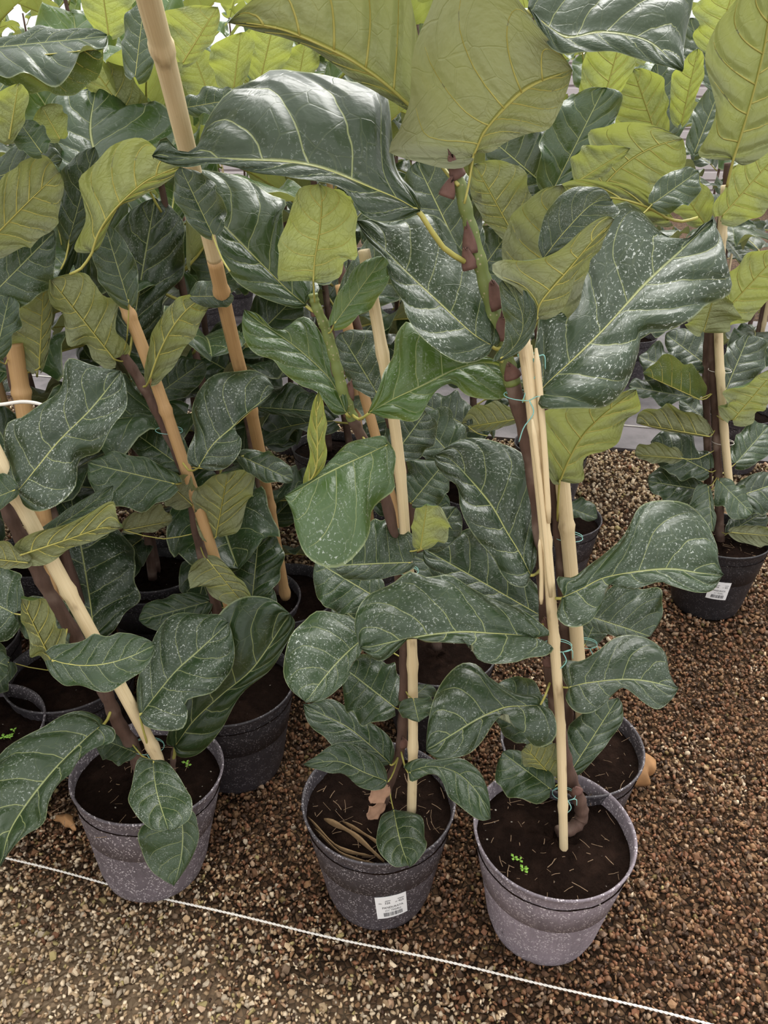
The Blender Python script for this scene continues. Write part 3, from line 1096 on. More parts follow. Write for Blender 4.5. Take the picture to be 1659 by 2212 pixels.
def build_lib():
    for i in range(14):
        rg = random.Random(100 + i)
        ln = 1.0
        w = rg.uniform(0.30, 0.40)
        arch = rg.uniform(-0.02, 0.14)
        fold = rg.uniform(0.0, 0.16)
        B = np.array([0, 0, 0.0])
        T = np.array([ln, 0, -rg.uniform(0, 0.18)])
        M = 0.5 * (B + T) + np.array([0, rg.uniform(-.05, .05), arch])
        tw = 0.58
        c = (1 - tw) ** 2 * B + 2 * tw * (1 - tw) * (2 * M - .5 * (B + T)) + tw * tw * T
        L = c + np.array([0.03, w, fold + rg.uniform(-.08, .08)])
        R = c + np.array([0.03, -w, fold + rg.uniform(-.08, .08)])
        V, Fs, U, rb, n0, ll = blade(B, M, T, L, R, tw=tw, k=rg.uniform(0.4, 0.85), wave=rg.uniform(0.16, 0.36), cup=rg.uniform(0.05, 0.25), quilt=.018, ph=i * 2.1, nt=24, ns=7, roll=rand_rolls(900 + i),
                                     face=np.array([0, 0, 1.0]))
        mi = [0] * len(Fs)
        pts = np.vstack([[-0.20, 0, -0.06], [-0.1, 0, -0.035], rb[:18:2] - n0 * 0.004])
        tv, tf, tu = tube(pts, np.linspace(0.013, 0.004, len(pts)), 5)
        n = len(V)
        V2 = list(V) + list(tv)
        F2 = Fs + [tuple(a + n for a in f) for f in tf]
        mi += [1] * len(tf)
        LIB.append(new_mesh('leaf', V2, F2, [M_LEAF, M_VEIN], uvs=list(U) + list(tu), mat_idx=mi))


def crowd_leaf(pl, pos, az, el, roll, size, young, dusty, i):
    o = add('leaf', LIB[i % len(LIB)], pl.root, pos - pl.o)
    d = Vector((math.cos(el) * math.cos(az), math.cos(el) * math.sin(az), math.sin(el)))
    x = d.normalized()
    up = Vector((-math.sin(el) * math.cos(az), -math.sin(el) * math.sin(az), math.cos(el)))
    y = up.cross(x)
    m = Matrix((x, y, up)).transposed()
    m = m @ Matrix.Rotation(roll, 3, 'X')
    o.rotation_euler = m.to_euler()
    o.location = Vector(pos - pl.o) + d * 0.2 * size
    o.scale = (size, size, size)
    o['young'] = young
    o['dusty'] = dusty
    o['relief'] = 0.35
    return o


def crowd_plant(x, y, h, label, seed, group=None, n=15, lean=(0, 0), z0=0.34, stake_mat=None, pot=True, dusty=0.2, size=(0.20, 0.29), stake_h=None, rmax=1.0):
    rg = random.Random(seed)
    pl = make_plant('fiddle_leaf_fig', (x, y), label, group, dusty=dusty, soil=seed % 2)
    base = np.array([x, y, 0.21])
    top = np.array([x + lean[0], y + lean[1], h])
    mid = 0.5 * (base + top) + np.array([rg.uniform(-.03, .03), rg.uniform(-.03, .03), 0])
    stem(pl, None, 0.011, 0.006, M_BARK, world=[base, mid, top])
    if stake_mat is not None:
        sh = stake_h or h * 0.85
        fr = (sh - .19) / (h - .19)
        off = np.array([0.022, -0.012, 0])
        stake(pl, None, 0.0085, 0.007, stake_mat, world=[base + off, base + (top - base) * fr * .5 + off, base + (top - base) * fr + off])
    az = rg.uniform(0, 6.28)
    for i in range(n):
        f = (i + 0.5) / n
        z = z0 + (h - z0) * f
        fr = (z - 0.19) / (h - 0.19)
        p = base + (top - base) * fr
        az += 2.4 + rg.uniform(-.35, .35)
        el = math.radians(-8 + 60 * f ** 1.3 + rg.uniform(-14, 14))
        sz = rg.uniform(*size) * (0.82 + 0.3 * math.sin(math.pi * min(1, f * 1.1)))
        crowd_leaf(pl, p, az, el, rg.uniform(-.4, .4), sz * rmax, max(0, min(1, (f - 0.45) * 1.5)), 0.35 if f < .7 else .08, rg.randrange(14))
    return pl


build_lib()

# ------------------------------------------------------------------ the setting
ROW = -0.244          # slope of the planting rows on the ground


def mat_edge(x):
    return 3.13 + ROW * (x - 0.985)


floor_me = new_mesh('floor', [(-16, -3, -0.006), (16, -3, -0.006), (16, 20, -0.006), (-16, 20, -0.006)], [(0, 1, 2, 3)], M_GROUND, smooth=False)
floor = add('floor', floor_me)
tag(floor, 'brown and beige gravel ground of the plant nursery', 'ground', kind='structure')


def slab(x0, x1, d0, d1, z0, z1):
    v = []
    for z in (z0, z1):
        for x, d in ((x0, d0), (x1, d0), (x1, d1), (x0, d1)):
            v.append((x, mat_edge(x) + d, z))
    f = [(3, 2, 1, 0), (4, 5, 6, 7), (0, 1, 5, 4), (1, 2, 6, 5), (2, 3, 7, 6), (3, 0, 4, 7)]
    return v, f


v, f = slab(-12, 12, 0.0, 2.6, -0.004, 0.012)
mt = add('floor_mat', new_mesh('floor_mat', v, f, M_MAT, smooth=False))
tag(mt, 'grey woven ground cover path behind the gravel bed', 'ground cover', kind='structure')

# far pale wall with horizontal ribs
V, Fs = [], []
nrib = 14
for i in range(nrib):
    z0, z1 = 2.0 * i / nrib, 2.0 * (i + 1) / nrib
    o = len(V)
    for (yy, zz) in ((13.0, z0), (12.96, z0 + 0.02), (12.96, z1 - 0.03), (13.0, z1)):
        V += [(-16, yy, zz), (16, yy, zz)]
    for j in range(3):
        Fs.append((o + 2 * j, o + 2 * j + 1, o + 2 * j + 3, o + 2 * j + 2))
wb = add('wall_back', new_mesh('wall_back', V, Fs, M_SIDING, smooth=False))
tag(wb, 'pale ribbed side wall far behind the plants', 'wall', kind='structure')

# ---- gravel
hulls = []
for i in range(36):
    rg = np.random.default_rng(300 + i)
    bm = bmesh.new()
    ax = np.array([1.0, rg.uniform(0.6, 0.95), rg.uniform(0.42, 0.75)])
    for _ in range(11):
        d = unit(rg.normal(size=3)) * ax * rg.uniform(0.85, 1.0)
        bm.verts.new(d)
    r = bmesh.ops.convex_hull(bm, input=bm.verts)
    bmesh.ops.delete(bm, geom=[x for x in r['geom_interior'] if isinstance(x, bmesh.types.BMVert)], context='VERTS')
    bmesh.ops.recalc_face_normals(bm, faces=bm.faces)
    bmesh.ops.triangulate(bm, faces=bm.faces)
    bm.verts.index_update()
    hulls.append((np.array([v.co[:] for v in bm.verts]), np.array([[x.index for x in q.verts] for q in bm.faces])))
    bm.free()
PAL_WET = np.array([(.27, .155, .080), (.185, .095, .050), (.055, .031, .019), (.21, .140, .095), (.36, .25, .165), (.215, .098, .052), (.16, .115, .045), (.125, .068, .040)])
PAL_DRY = np.array([(.50, .365, .225), (.36, .245, .14), (.16, .108, .070), (.43, .35, .255), (.69, .56, .395), (.39, .25, .155), (.36, .29, .13), (.29, .20, .125)])
PW_DRY = np.array([.25, .12, .08, .20, .17, .05, .06, .07])
PW_WET = np.array([.18, .24, .16, .08, .07, .15, .02, .10])


def keep(x, y, m=70):
    d = y * CP + H * SP
    u = 829.5 + F * x / d
    v_ = 1106 - F * (y * SP - H * CP) / d
    return (u > -m) & (u < 1659 + m) & (v_ < 2212 + m)


pts = []
for (y0, y1, dens, sc) in ((0.60, 1.10, 18500, 1.0), (1.10, 1.7, 15500, 1.05), (1.7, 2.4, 9000, 1.3), (2.4, 3.7, 5000, 1.6)):
    xm = 0.62 * (y1 + 0.75)
    n = int(dens * (y1 - y0) * 2 * xm)
    x = RNG.uniform(-xm, xm, n)
    y = RNG.uniform(y0, y1, n)
    ok = keep(x, y) & (y < 3.13 + ROW * (x - 0.985) - 0.01)
    pts.append(np.stack([x[ok], y[ok], np.full(ok.sum(), sc)], 1))
pts = np.vstack(pts)
NP = len(pts)
size = np.clip(RNG.lognormal(math.log(0.0056), 0.28, NP), 0.003, 0.0105) * pts[:, 2]
hid = RNG.integers(0, len(hulls), NP)
ang = RNG.uniform(0, 6.283, (NP, 3)) * np.array([0.22, 0.22, 1.0])
zc = RNG.uniform(-0.003, 0.006, NP)
string_y = 0.8735 + ROW * (pts[:, 0] + 0.10)
front = np.clip((string_y - pts[:, 1]) / 0.3 + 0.35 - pts[:, 0] * 0.55, 0, 1)
far = np.clip((pts[:, 1] - 1.9) / 0.8, 0, 1)
dry = np.clip(np.maximum(front, far) + 0.25 * np.sin(pts[:, 0] * 9 + 1.3) * np.sin(pts[:, 1] * 11), 0, 1)
isdry = RNG.random(NP) < dry
cid = np.where(isdry, RNG.choice(8, NP, p=PW_DRY), RNG.choice(8, NP, p=PW_WET))
cols = np.where(isdry[:, None], PAL_DRY[cid], PAL_WET[cid]) * RNG.uniform(0.75, 1.25, (NP, 1))


def rotm(a):
    cx, sx_, cy, sy, cz, sz = math.cos(a[0]), math.sin(a[0]), math.cos(a[1]), math.sin(a[1]), math.cos(a[2]), math.sin(a[2])
    rx = np.array([[1, 0, 0], [0, cx, -sx_], [0, sx_, cx]])
    ry = np.array([[cy, 0, sy], [0, 1, 0], [-sy, 0, cy]])
    rz_ = np.array([[cz, -sz, 0], [sz, cz, 0], [0, 0, 1]])
    return rz_ @ ry @ rx


dcam = pts[:, 1] * CP + H * SP
vis_px = size / dcam * (zc > 0.0015) * keep(pts[:, 0], pts[:, 1], -10)
single = set(np.argsort(-vis_px)[:300].tolist())
hull_me = []
for i, (hv, hf) in enumerate(hulls):
    hull_me.append(new_mesh('pebble', hv, [tuple(int(a) for a in q) for q in hf], M_STONE, smooth=False))
VV, FF, CC = [], [], []
off = 0
for i in range(NP):
    if i in single:
        o = add('pebble', hull_me[hid[i]], floor, (pts[i, 0], pts[i, 1], zc[i] + 0.001))
        o.rotation_euler = ang[i]
        o.scale = (size[i],) * 3
        o['stone_col'] = [float(c) for c in cols[i]]
        continue
    hv, hf = hulls[hid[i]]
    w = hv @ rotm(ang[i]).T * size[i] + np.array([pts[i, 0], pts[i, 1], zc[i]])
    VV.append(w)
    FF.append(hf + off)
    CC.append(np.broadcast_to(np.append(cols[i], 1.0), (len(hv), 4)))
    off += len(hv)
VV = np.vstack(VV).astype(np.float32)
FF = np.vstack(FF).astype(np.int32)
CC = np.vstack(CC).astype(np.float32)
gm = bpy.data.meshes.new('gravel')
gm.vertices.add(len(VV))
gm.vertices.foreach_set('co', VV.ravel())
gm.loops.add(FF.size)
gm.loops.foreach_set('vertex_index', FF.ravel())
gm.polygons.add(len(FF))
gm.polygons.foreach_set('loop_start', np.arange(0, FF.size, 3, dtype=np.int32))
gm.update(calc_edges=True)
ca = gm.attributes.new('stone', 'FLOAT_COLOR', 'POINT')
ca.data.foreach_set('color', CC.ravel())
gm.materials.append(M_STONE)
gr = add('gravel', gm, floor)
gr['kind'] = 'stuff'

# ---- marker string along the front row
sp_pts = []
for x in np.linspace(-1.3, 1.1, 60):
    sp_pts.append((x, 0.8735 + ROW * (x + 0.10) + 0.004 * math.sin(x * 5), 0.013 + 0.002 * math.sin(x * 17)))
st_path = spline(sp_pts, 240)
parts = []
for k in range(2):     # two twisted strands
    a = np.linspace(0, 2 * math.pi * 150, 240 * 6)
    pp = spline(sp_pts, 240 * 6)
    pp = pp + np.stack([0 * a, np.cos(a + k * math.pi), np.sin(a + k * math.pi)], 1) * 0.0011
    parts.append(tube(pp, 0.0013, 5))
v, f, u = join(parts)
sg = add('marker_string', new_mesh('marker_string', v, f, M_STRING))
tag(sg, 'white twisted string stretched across the gravel in front of the pots', 'string')
sp2 = [(x, mat_edge(x) + 0.28, 0.016) for x in np.linspace(-3, 4, 30)]
v, f, u = tube(spline(sp2, 60), 0.003, 5)
sg2 = add('marker_string', new_mesh('marker_string', v, f, M_STRING))
tag(sg2, 'thin pale line lying on the grey ground cover behind the gravel', 'string')

# ------------------------------------------------------------------ front row
def pot_xy(u, v):
    p = PZ(u, v, POT_H)
    return (p[0], p[1])


def sticker(pl, px, w=0.057, h=0.048, rot=0.0, small=False):
    """printed label wrapped on the pot where the pot faces (u,v)"""
    cam_p = np.array([0, 0, H])
    x = (px[0] - 829.5) / F
    y = (1106.0 - px[1]) / F
    d = np.array([x, CP + y * SP, -SP + y * CP])
    rr = [q[0] for q in POT_PROF[3:12]]
    zz = [q[1] for q in POT_PROF[3:12]]
    best = None
    for t in np.linspace(0.5, 4, 4000):
        p = cam_p + d * t - pl.o
        if p[2] < POT_H and math.hypot(p[0], p[1]) < np.interp(p[2], zz, rr):
            best = p
            break
    th0, z0 = math.atan2(best[1], best[0]), best[2]

    def wrap(a, b, e):
        ca, sa = math.cos(rot), math.sin(rot)
        a, b = a * ca - b * sa, a * sa + b * ca
        z = z0 + b * 0.985
        r = np.interp(z, zz, rr) + e
        th = th0 + a / r
        return (r * math.cos(th), r * math.sin(th), z)

    V, Fs = [], []
    nx, ny = 14, 24
    for e in (0.0006, 0.0014):
        for j in range(ny + 1):
            for i in range(nx + 1):
                V.append(wrap((i / nx - .5) * w, (j / ny - .5) * h, e))
    o = (nx + 1) * (ny + 1)
    for j in range(ny):
        for i in range(nx):
            a = j * (nx + 1) + i
            Fs.append((a + o, a + o + 1, a + o + nx + 2, a + o + nx + 1))
    per = [i for i in range(nx + 1)] + [j * (nx + 1) + nx for j in range(1, ny + 1)] + [ny * (nx + 1) + i for i in range(nx - 1, -1, -1)] + [j * (nx + 1) for j in range(ny - 1, 0, -1)]
    for a, b in zip(per, per[1:] + per[:1]):
        Fs.append((a, b, b + o, a + o))
    lab = add('price_label', new_mesh('price_label', V, Fs, M_PAPER, smooth=False), pl.root)
    lab['label'] = 'white printed price label with barcode'
    TV, TF = [], []

    def text(s, cx, cy, hgt, sx=1.0):
        cu = bpy.data.curves.new('t', 'FONT')
        cu.body = s
        cu.align_x = 'CENTER'
        cu.size = 1.0
        cu.resolution_u = 2
        ob = bpy.data.objects.new('t', cu)
        COL.objects.link(ob)
        dg = bpy.context.evaluated_depsgraph_get()
        me = bpy.data.meshes.new_from_object(ob.evaluated_get(dg))
        n = len(TV)
        for q in me.vertices:
            TV.append(wrap(cx + q.co.x * hgt * sx, cy + q.co.y * hgt, 0.0022))
        for q in me.polygons:
            TF.append(tuple(n + a for a in q.vertices))
        bpy.data.objects.remove(ob)
        bpy.data.curves.remove(cu)
        bpy.data.meshes.remove(me)

    def bar(x0, x1, y0, y1):
        n = len(TV)
        for a, b in ((x0, y0), (x1, y0), (x1, y1), (x0, y1)):
            TV.append(wrap(a, b, 0.0022))
        TF.append((n, n + 1, n + 2, n + 3))

    kx, ky = w / 0.057, h / 0.048
    text('326', -0.007 * kx, 0.0085 * ky, 0.0066 * ky, 0.66)
    text('423', 0.018 * kx, 0.0085 * ky, 0.0066 * ky, 0.66)
    text('No', -0.020 * kx, 0.0095 * ky, 0.004 * ky, 0.7)
    text('ay', 0.009 * kx, 0.0095 * ky, 0.004 * ky, 0.7)
    text('PANDURATA', 0.002 * kx, -0.0015 * ky, 0.0062 * ky, 0.66)
    text("(11' 75GAL)", 0.002 * kx, -0.0080 * ky, 0.0056 * ky, 0.66)
    bar(-0.011 * kx, -0.001 * kx, 0.0150 * ky, 0.0158 * ky)
    bar(0.012 * kx, 0.024 * kx, 0.0152 * ky, 0.0160 * ky)
    rg = random.Random(5)
    x = -0.016 * kx
    while x < 0.019 * kx:
        bw = rg.choice((0.0005, 0.0008, 0.0014)) * kx
        bar(x, x + bw, -0.0195 * ky, -0.0110 * ky)
        x += bw + rg.choice((0.0005, 0.0009, 0.0012)) * kx
    add('print', new_mesh('print', TV, TF, M_INK, smooth=False), lab)


def stipule(pl, u, v, ln=0.03, rot=0.0, dY=0.0, w=0.012):
    """papery sheath hugging the stem, torn at its tip"""
    rg = random.Random(int(u * 7 + v))
    c = P(u, v, pl.Y + 0.01 + dY) - pl.o
    V, Fs = [], []
    n, m = 8, 7
    a0 = -math.pi / 2 + rg.uniform(-.5, .5)
    jag = [rg.uniform(.7, 1.1) for _ in range(m)]
    for i in range(n):
        t = i / (n - 1)
        half = 1.1 * (1 - 0.93 * t ** 1.2)
        for k in range(m):
            a = a0 + half * (2 * k / (m - 1) - 1)
            r = w * (1.0 + 0.35 * t * t + 0.05 * math.sin(k * 2 + i))
            z = (t * (jag[k] if i == n - 1 else 1) - 0.35) * ln
            x, y = r * math.cos(a), r * math.sin(a)
            V.append((x * math.cos(rot) - z * math.sin(rot), y, x * math.sin(rot) + z * math.cos(rot)))
    for i in range(n - 1):
        for k in range(m - 1):
            a = i * m + k
            Fs.append((a, a + 1, a + m + 1, a + m))
    o = add('stipule', new_mesh('stipule', V, Fs, M_STIP), pl.root, c)
    md = o.modifiers.new('thick', 'SOLIDIFY')
    md.thickness = 0.0010
    return o


def seedlings(pl, px, n=4, seed=1):
    rg = random.Random(seed)
    parts = []
    c0 = PZ(px[0], px[1], 0.218) - pl.o
    for i in range(n):
        c = c0 + np.array([rg.uniform(-.01, .01), rg.uniform(-.012, .012), 0])
        h = rg.uniform(.006, .012)
        parts.append(tube([c, c + [0, 0, h]], .0006, 4))
        for a in (0, 2.1, 4.2):
            a += i
            q = c + np.array([0, 0, h])
            r = rg.uniform(.0035, .0055)
            d = np.array([math.cos(a), math.sin(a), .15])
            e = np.array([-math.sin(a), math.cos(a), 0])
            vv = [q, q + d * r + e * r * .6, q + d * r * 1.7, q + d * r - e * r * .6]
            vv = vv + [x - np.array([0, 0, .0006]) for x in vv]
            parts.append((vv, [(0, 1, 2, 3), (7, 6, 5, 4), (0, 4, 5, 1), (1, 5, 6, 2), (2, 6, 7, 3), (3, 7, 4, 0)], [(0, 0)] * 8))
    v, f, u = join(parts)
    add('seedling', new_mesh('seedling', v, f, M_WEED), pl.root)


# ---- P3: front right pot
p3 = make_plant('fiddle_leaf_fig', pot_xy(1197, 1788), 'tall fiddle-leaf fig in the dusty grey pot at front right, with split bamboo stake', dusty=1.0, soil=0, rz=0.6, litter=21)
stem(p3, [(1205, 1800, 0), (1238, 1787, .01), (1256, 1765, .02), (1252, 1730, .02), (1236, 1690, .02), (1216, 1620, .02), (1200, 1520, .02), (1184, 1400, .02), (1178, 1290, .02), (1165, 1120, .02),
          (1140, 960, .02), (1105, 820, .01)], 0.012, 0.010, M_BARK)
stem(p3, [(1107, 830, .01), (1092, 770, .01), (1062, 660, .01), (1030, 545, .01), (1003, 440, .01), (985, 372, .01), (978, 345, .01)], 0.0105, 0.006, M_SHOOT, name='shoot')
stake(p3, [(1218, 1846, -.02), (1212, 1600, -.015), (1200, 1420, -.012), (1180, 1180, -.01), (1150, 880, -.01), (1131, 735, -.01)], 0.0075, 0.0080, M_BAMBOO)
for a, b, r in (((1186, 1130, -.02), (1158, 752, -.015), .0042), ((1176, 1180, -.012), (1147, 745, .0), .0035), ((1169, 1305, -.015), (1166, 1165, -.015), .0032), ((1190, 1290, -.02), (1150, 905, -.025), .0036)):
    v, f, u = tube(spline(wpath(p3, [a, ((a[0] + b[0]) / 2 + 2, (a[1] + b[1]) / 2, a[2]), b]), 12) - p3.o, [r * .6] + [r] * 10 + [r * .4], 7, squash=0.6)
    add('bamboo_splinter', new_mesh('bamboo_splinter', v, f, M_BAMBOO, uvs=u), p3.root)
tie(p3, 1218, 1715, 0.013)
tie(p3, 1130, 855, 0.016)
tie(p3, 1205, 1395, 0.014)
tie(p3, 1142, 770, 0.011, stretch=1.2)
for (u_, v_, l_, r_) in ((1018, 520, .035, -.1), (1012, 560, .03, .1), (980, 365, .03, .3), (970, 410, .022, -.5), (1066, 640, .04, .25), (1086, 710, .035, -.2), (1103, 800, .025, .2), (1176, 1340, .03, .1), (1185, 1420, .03, .2), (1240, 1700, .03, .3)):
    stipule(p3, u_, v_, l_, r_ + .2, w=.0125 if v_ > 600 else .0105)
# top leaves, undersides to the viewer
lf(p3, 'b', (1022, 338), (1250, 135), (915, 30), (1212, 275), dy=0, tau=-.45, M=(1115, 212), k=.1, bw=.45, cup=.22, wave=.10, att=(1003, 440), quilt=.018, dusty=.1, tw=.52, young=.1)
lf(p3, 'b', (905, 245), (488, 48), (690, -190), (745, 178), dy=.06, tau=-.40, M=(705, 112), k=.45, cup=.2, att=(990, 400), quilt=.016, young=.15)
lf(p3, 'f', (1140, 20), (1478, 158), (1400, -90), (1285, 122), dy=-.02, tau=1.0, M=(1300, 45), k=.0, tip=.5, cup=.1, wave=.08, dusty=.1, att=(1003, 440), quilt=.02, pet=False)
lf(p3, 'f', (908, 458), (330, 335), (610, 118), (655, 400), dy=-.03, tau=1.0, M=(690, 358), k=.35, cup=.18, wave=.10, dusty=.2, att=(1003, 565), quilt=.014, freq=2.6, tw=.55, roll=[('R', .72, .28, 1.9), ('R', .3, .15, .8), ('L', .95, .1, 1.2)])
lf(p3, 'f', (1065, 748), (768, 478), (868, 690), (990, 520), dy=-.02, tau=.95, M=(935, 632), k=.5, dusty=1.0, cup=.15, tw=.55, roll=[('L', .5, .3, .8)])
lf(p3, 'f', (1080, 776), (1085, 605), (1090, 690), (1160, 650), dy=-.05, tau=.2, M=(1130, 700), k=.2, dusty=.7, tw=.5)
lf(p3, 'b', (1158, 690), (1328, 462), (1072, 580), (1262, 560), dy=-.03, tau=-.2, M=(1235, 560), k=.2, dusty=.3, tw=.5, young=.2)
lf(p3, 'f', (1172, 560), (1338, 440), (1215, 405), (1290, 500), dy=.02, tau=.4, k=.2, dusty=.7, tw=.5, pet=False)
lf(p3, 'b', (1165, 690), (1215, 400), (1088, 520), (1290, 560), dy=.08, tau=-.1, k=.2, tw=.55, young=.1)
lf(p3, 'f', (1165, 850), (1575, 540), (1265, 505), (1440, 770), dy=-.01, tau=1.0, M=(1345, 680), k=.35, dusty=1.0, cup=.16, wave=.12, quilt=.016, tw=.55, roll=[('R', .3, .2, -.9), ('R', .85, .12, -.8), ('L', .8, .1, .8)])
lf(p3, 'f', (1146, 1242), (962, 972), (1000, 1135), (1150, 1010), dy=-.02, tau=.85, M=(1070, 1098), k=.3, dusty=.75, cup=.15, tw=.58, roll=[('L', .62, .08, 1.8)])
lf(p3, 'f', (1213, 1292), (1560, 1243), (1430, 1075), (1440, 1290), dy=-.03, tau=.9, M=(1385, 1228), k=.8, dusty=.7, cup=.16, tw=.68, lobe=.10, roll=[('R', .42, .10, 1.4), ('R', .75, .15, .7)])
lf(p3, 'f', (1228, 1485), (1466, 1488), (1375, 1365), (1385, 1540), dy=-.03, tau=1.0, M=(1340, 1464), k=.7, dusty=.6, tw=.62, lobe=.1, roll=[('R', .45, .10, 1.6)])
lf(p3, 'f', (1155, 1380), (768, 1385), (920, 1230), (950, 1430), dy=-.06, tau=.9, M=(985, 1362), k=.35, dusty=.65, quilt=.020, cup=.2, wave=.11, tw=.6, lobe=.12, roll=[('R', .62, .11, 1.9), ('R', .3, .1, .8)])
lf(p3, 'f', (1165, 1524), (918, 1625), (985, 1432), (1055, 1640), dy=-.05, tau=1.0, M=(1062, 1528), k=.4, dusty=.45, cup=.2, tw=.58, lobe=.1, roll=[('R', .42, .12, 1.5)])
lf(p3, 'f', (1236, 1662), (1335, 1508), (1222, 1580), (1325, 1590), dy=.05, tau=1.0, k=.2, dusty=.25, tw=.5)
lf(p3, 'f', (1188, 1703), (1085, 1625), (1095, 1715), (1160, 1640), dy=-.01, tau=1.0, k=.2, dusty=.3, tw=.5, cup=.25)
lf(p3, 'b', (1195, 1680), (1135, 1615), (1140, 1660), (1200, 1615), dy=.02, tau=-.2, k=.1, dusty=.3, tw=.5, young=.2)
lf(p3, 'f', (1168, 1330), (915, 1185), (1000, 1295), (1080, 1180), dy=.10, tau=.9, k=.4, dusty=.4)
lf(p3, 'f', (1190, 1600), (1060, 1500), (1110, 1600), (1150, 1470), dy=.08, tau=.9, k=.3, dusty=.4)

# ---- P2: middle front pot
p2 = make_plant('fiddle_leaf_fig', pot_xy(818, 1722), 'fiddle-leaf fig in the speckled black pot at front centre, white price label on pot', dusty=.24, soil=1, rz=2.1, litter=22)
stem(p2, [(822, 1760, 0), (838, 1700, .01), (862, 1630, .01), (870, 1560, .01), (874, 1450, .01), (868, 1300, .01), (850, 1150, .01), (815, 1020, .01), (762, 905, .0)], 0.0095, 0.0080, M_BARK)
stem(p2, [(764, 910, 0), (742, 850, 0), (724, 780, 0), (705, 715, 0), (682, 660, 0), (676, 635, 0)], 0.0080, 0.006, M_SHOOT, name='shoot')
stake(p2, [(889, 1752, -.02), (892, 1600, -.01), (890, 1400, .0), (878, 1200, .01), (858, 960, .02), (822, 740, .03), (800, 618, .03), (786, 540, .03)], 0.0085, 0.0078, M_BAMBOO)
tie(p2, 878, 1232, 0.012, tail=False)
for (u_, v_, l_, r_) in ((728, 790, .035, .1), (755, 845, .03, -.35), (748, 880, .03, .1), (685, 665, .025, 0), (866, 1260, .025, .1), (868, 1600, .03, .1)):
    stipule(p2, u_, v_, l_, r_ + .15, w=.0100)
sticker(p2, (846, 1957), w=0.056, h=0.076, rot=0.10)
lf(p2, 'b', (677, 607), (700, 395), (596, 545), (774, 515), dy=-.04, tau=-.15, k=.35, young=.75, dusty=.05, tw=.45, wave=.12, cup=.1, quilt=.018, att=(680, 655))
lf(p2, 'f', (662, 660), (385, 385), (478, 585), (625, 430), dy=.0, tau=.7, M=(548, 540), k=.25, dusty=.08, young=.12, cup=.15, tw=.55, roll=[('L', .85, .18, 2.2)])
lf(p2, 'b', (745, 490), (690, 420), (680, 470), (760, 425), dy=.02, tau=-.1, k=.1, young=.6, pet=False)
lf(p2, 'f', (722, 700), (828, 555), (752, 600), (820, 640), dy=-.03, tau=.4, k=.2, dusty=.25, young=.45, tw=.5)
lf(p2, 'f', (748, 893), (520, 668), (598, 812), (705, 705), dy=-.02, tau=.7, M=(655, 770), k=.4, dusty=.5, young=.55, cup=.2, wave=.10, tw=.55, roll=[('L', .95, .12, 2.2), ('R', .9, .1, 1.0)])
lf(p2, 'f', (795, 893), (1122, 822), (890, 690), (975, 905), dy=-.06, tau=.75, M=(955, 812), k=.3, dusty=.35, young=.65, cup=.18, wave=.10, tw=.45, roll=[('R', .42, .12, 1.5)])
lf(p2, 'f', (838, 960), (615, 1075), (700, 975), (735, 1222), dy=-.07, tau=.95, M=(730, 1005), k=.15, dusty=.5, young=.40, cup=.2, wave=.06, tw=.5, roll=[('L', .6, .5, 2.0)])
lf(p2, 'b', (655, 1062), (690, 842), (662, 960), (704, 940), M=(676, 950), dy=-.09, tau=-.1, k=.0, young=.9, dusty=0, wave=.22, pet=False)
lf(p2, 'f', (888, 1215), (722, 1222), (845, 1115), (800, 1252), dy=-.03, tau=.9, k=.2, dusty=.5, tw=.5)
lf(p2, 'b', (908, 1185), (922, 1090), (890, 1130), (972, 1142), dy=-.04, tau=-.2, k=.1, young=.5, dusty=.2, wave=.2)
lf(p2, 'f', (925, 1180), (985, 1095), (930, 1120), (990, 1160), dy=.0, tau=.8, k=.1, dusty=.5)
lf(p2, 'f', (800, 1365), (655, 1518), (628, 1375), (755, 1490), dy=-.02, tau=1.0, M=(722, 1432), k=.0, dusty=1.0, tw=.45, cup=.2)
lf(p2, 'f', (852, 1527), (740, 1440), (780, 1560), (850, 1435), dy=.0, tau=1.0, k=.2, dusty=.5, tw=.5)
lf(p2, 'f', (846, 1652), (652, 1520), (725, 1620), (800, 1530), dy=-.03, tau=1.0, k=.3, dusty=.45, tw=.52)
lf(p2, 'f', (838, 1688), (650, 1655), (745, 1715), (760, 1600), dy=-.07, tau=1.0, k=.1, dusty=.4, tw=.5)
lf(p2, 'f', (893, 1510), (905, 1560), (860, 1530), (940, 1515), dy=-.03, tau=1.0, k=.0, dusty=.3, tw=.5)
lf(p2, 'f', (888, 1510), (925, 1478), (880, 1490), (940, 1500), dy=.0, tau=1.0, k=.0, dusty=.3, tw=.5)
lf(p2, 'f', (882, 1668), (1058, 1770), (1025, 1642), (945, 1728), dy=-.06, tau=1.0, M=(985, 1670), k=.4, dusty=.45, tw=.62, cup=.2, roll=[('R', .3, .14, 1.8)])
lf(p2, 'f', (850, 1748), (882, 1875), (813, 1815), (924, 1805), dy=-.06, tau=1.2, k=.0, dusty=.4, tw=.5, cup=.2)
lf(p2, 'f', (812, 1290), (682, 1212), (715, 1320), (785, 1205), dy=.06, tau=.9, k=.2, dusty=.5)
lf(p2, 'f', (820, 1380), (720, 1300), (740, 1390), (800, 1280), dy=.05, tau=.9, k=.2, dusty=.5)

